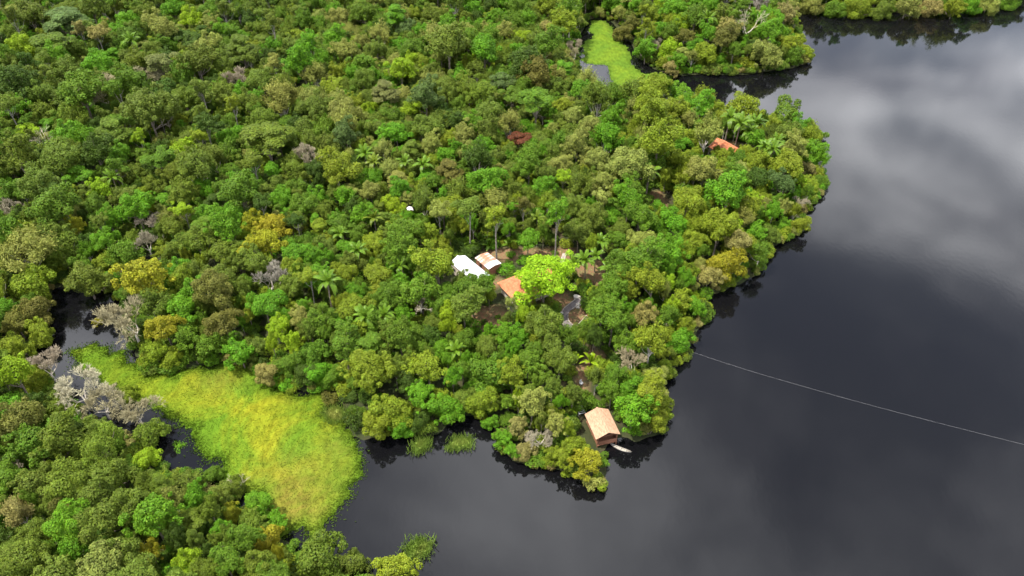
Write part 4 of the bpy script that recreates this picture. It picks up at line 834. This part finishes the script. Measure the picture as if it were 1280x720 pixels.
def make_labels():
    X = np.array([(t['x'], t['y']) for t in single]); seen = {}
    for i, t in enumerate(single):
        nm = kind_name(t); d2 = ((X - X[i]) ** 2).sum(1); d2[i] = 1e9; order = np.argsort(d2)[:4]
        lm = sorted(((t['x'] - a) ** 2 + (t['y'] - b) ** 2, n) for a, b, n in LM); dist = math.sqrt(lm[0][0])
        rel = 'beside' if dist < 9 else ('near' if dist < 24 else 'well back from'); R = rad(t)
        size = '' if nm in ('palm_tree', 'giant_tree', 'dead_tree') else ('small ' if R < 3.2 else ('broad ' if R > 5.2 else ''))
        if nm == 'shrub': size = 'low ' if t['s'] < .55 else ''
        if nm == 'palm_tree' and t['arch'] == 1.2: size = 'stemless '
        nb = single[order[0]]; nb2 = single[order[1]]
        base = f"{size}{col_word(t['col'])} {FORM[nm]}"
        opts = [f"{base} next to a {col_word(nb['col'])} {FORM[kind_name(nb)].split()[-1]}, {rel} {lm[0][1]}",
                f"{base} between {col_word(nb['col'])} and {col_word(nb2['col'])} crowns, {rel} {lm[0][1]}",
                f"{base} {rel} {lm[0][1]}, on the side toward {lm[1][1]}"]
        for q in order[1:]: opts.append(f"{base} beside a {col_word(single[q]['col'])} {FORM[kind_name(single[q])].split()[-1]}, {rel} {lm[0][1]}")
        for q in order: opts.append(f"{base} {rel} {lm[0][1]}, touching a {col_word(single[q]['col'])} {FORM[kind_name(single[q])]}")
        opts = [o for o in opts if len(o.split()) <= 16] or [f"{base} {rel} {lm[0][1]}"]
        opts += [o.replace(rel + ' ' + lm[0][1], 'back from ' + lm[q][1]) for q in (1, 2) for o in opts]
        t['label'] = next((o for o in opts if o not in seen and len(o.split()) <= 16), opts[0]); seen[t['label']] = 1
    print('labels', len(single), 'distinct', len(seen))
SPECIAL = {(675., 346.): 'huge round lime-green tree glowing over the orange hip roof', (650., 170.): 'rusty-red leaved flat-topped tree alone in the green canopy', (697., 262.): 'tall bright-green tree with pale bare trunk at the clearing edge',
           (936., 24.): 'bone-white dead tree spreading bare limbs above the far peninsula', (95., 486.): 'large bone-white branching dead tree beside the marsh grass', (52., 172.): 'broken bone-white dead trunk leaning out of dark forest', (733., 326.): 'tall palm with drooping fronds standing in the brown clearing',
           (408., 352.): 'big palm with curling fronds rising among yellow-green crowns', (330., 165.): 'huge layered yellow-green tree with stacked flat tiers', (385., 190.): 'tan-pink leafless fan-shaped tree below the layered tree', (527., 394.): 'tangle of bone-white fallen branches between green crowns'}
make_labels()
li = [it.split() for it in LIST.replace('\n', '').split(';')]
for t, it in zip(trees[:N_LISTED], li):
    k = (float(it[0]), float(it[1]))
    if k in SPECIAL: t['label'] = SPECIAL[k]

# ------------------------------------------------------------------ place the trees
def jit(c, amt=.10):
    b = np.array(tint_of(PAL[c][1])); return tuple(float(v) for v in b * rng.uniform(1 - amt, 1 + amt) * rng.uniform(1 - amt * .5, 1 + amt * .5, 3))
def twig_tint(c): return tuple(float(min(.7, v * 1.2)) for v in jit(c, .05))
def place(t):
    nm = kind_name(t); r = empty(nm, (t['x'], t['y'], t['z'] - .1), t['rot']); tag(r, t.get('label'), CATS.get(nm, 'tree'), GROUPS[nm]); r.scale = (t['s'], t['s'], t['sz'])
    if t['code'] == 'Q': r.scale = (t['s'], t['s'], t['s'] * .5); r.location.z += 5.0
    if t['k'] == 'P':
        me, top = PALM_TRUNK[t['arch']]; link('trunk', me, r); c = jit(t['col'], .05)
        n = 15 if t['arch'] > 2 else 11
        for k in range(n):
            inner = k >= n - 5; o = link('frond', FROND[2] if inner else FROND[k % 2], r); o.location = top
            o.rotation_euler = (rng.normal(0, .15), (-.75 if inner else (-.2 if k % 2 else -.42)) + rng.normal(0, .12) - (.5 if t['arch'] < 2 else 0), 2.4 * k + rng.normal(0, .15)); q = rng.uniform(.85, 1.1); o.scale = (q, q, q); o['tint'] = c
        return
    m = KIT[t['k']][t['arch']]; a = link('trunk' if t['k'] != 'H' else 'stem', m[0], r); b = link('crown', m[1], r)
    b['tint'] = twig_tint(t['col']) if t['k'] in 'BW' else jit(t['col'])
for t in single: place(t)

# ------------------------------------------------------------------ the rest of the forest and the undergrowth: one scattered mass each
def scatter(name, label, kits, items, category):
    """kits: list of (stem mesh, crown mesh); items: (index, x, y, z, rot, s, sz, tint)"""
    lib = bpy.data.collections.new(name + '_models')
    for k, (a, b) in enumerate(kits):
        V, F, MI = [], [], []; mats = [a.materials[0], b.materials[0]]
        for q, me in enumerate((a, b)):
            o = len(V); V += [tuple(v.co) for v in me.vertices]; F += [tuple(i + o for i in p.vertices) for p in me.polygons]; MI += [q] * len(me.polygons)
        lib.objects.link(bpy.data.objects.new('%s_model_%03d' % (name, k), make_mesh('m', V, F, mats, False, MI)))
    me = bpy.data.meshes.new(name); me.from_pydata([(i[1], i[2], i[3]) for i in items], [], [])
    def attr(n, ty, key, val): a = me.attributes.new(n, ty, 'POINT'); a.data.foreach_set(key, np.array(val).ravel())
    attr('kit', 'INT', 'value', np.array([i[0] for i in items], np.int32)); attr('rot', 'FLOAT_VECTOR', 'vector', np.array([(0, 0, i[4]) for i in items], np.float32))
    attr('scl', 'FLOAT_VECTOR', 'vector', np.array([(i[5], i[5], i[6]) for i in items], np.float32)); attr('tint', 'FLOAT_VECTOR', 'vector', np.array([i[7] for i in items], np.float32))
    o = link(name, me); tag(o, label, category, kind='stuff')
    ng = bpy.data.node_groups.new(name, 'GeometryNodeTree'); ng.interface.new_socket('Geometry', in_out='INPUT', socket_type='NodeSocketGeometry'); ng.interface.new_socket('Geometry', in_out='OUTPUT', socket_type='NodeSocketGeometry')
    N, L = ng.nodes, ng.links; gi, go = N.new('NodeGroupInput'), N.new('NodeGroupOutput'); iop = N.new('GeometryNodeInstanceOnPoints'); ci = N.new('GeometryNodeCollectionInfo')
    ci.inputs['Collection'].default_value = lib; ci.inputs['Separate Children'].default_value = True; ci.inputs['Reset Children'].default_value = True
    mp = N.new('GeometryNodeMeshToPoints'); L.new(gi.outputs[0], mp.inputs[0]); L.new(mp.outputs[0], iop.inputs['Points']); L.new(ci.outputs[0], iop.inputs['Instance']); iop.inputs['Pick Instance'].default_value = True
    def named(n, ty): a = N.new('GeometryNodeInputNamedAttribute'); a.data_type = ty; a.inputs['Name'].default_value = n; return a.outputs['Attribute']
    L.new(named('kit', 'INT'), iop.inputs['Instance Index']); L.new(named('scl', 'FLOAT_VECTOR'), iop.inputs['Scale'])
    e2r = N.new('FunctionNodeEulerToRotation'); L.new(named('rot', 'FLOAT_VECTOR'), e2r.inputs[0]); L.new(e2r.outputs[0], iop.inputs['Rotation'])
    L.new(iop.outputs[0], go.inputs[0]); md = o.modifiers.new('scatter', 'NODES'); md.node_group = ng
    return o
order = [(k, a) for k in 'RGLSFTBWH' for a in range(len(KIT[k]))]
idx = {ka: i for i, ka in enumerate(order)}
items = [(idx[(t['k'], t['arch'])], t['x'], t['y'], t['z'] - .1, t['rot'], t['s'], t['sz'], twig_tint(t['col']) if t['k'] in 'BW' else jit(t['col'])) for t in mass if t['k'] != 'P']
scatter('distant_forest', 'mixed green rainforest canopy filling in behind the nearer crowns', [KIT[k][a][:2] for k, a in order], items, 'forest')
def undergrowth():
    n = 24000; P = np.column_stack([rng.uniform(-260, 280, n), rng.uniform(58, 380, n)]); d = shore(P); U, V, dep = project(P[:, 0], P[:, 1], 1.0)
    ok = (d > .6) & (U > -60) & (U < 1340) & (V > -40) & (V < 780) & (soil_mask(P) < rng.uniform(.02, .95, n) ** 1.3) & ~inside(meadow_poly, P)
    it = []
    for (x, y), dd, u, v, de in zip(P[ok], d[ok], U[ok], V[ok], dep[ok]):
        if any((x - a) ** 2 + (y - b) ** 2 < (q + 1.2) ** 2 for a, b, q in FOOT): continue
        s = rng.uniform(.35, 1.0)
        if 700 < u < 738 and 374 < v < 416: continue
        it.append((int(rng.integers(0, 3)), x, y, float(land_z(np.array([dd]))[0]) - .1, rng.uniform(0, 6.28), s, s * rng.uniform(.7, 1.1), jit('mmoddyyb'[rng.integers(8)])))
    scatter('undergrowth', 'low mixed green undergrowth covering the forest floor', [k[:2] for k in KIT['H']], it, 'undergrowth'); print('undergrowth', len(it))
undergrowth()
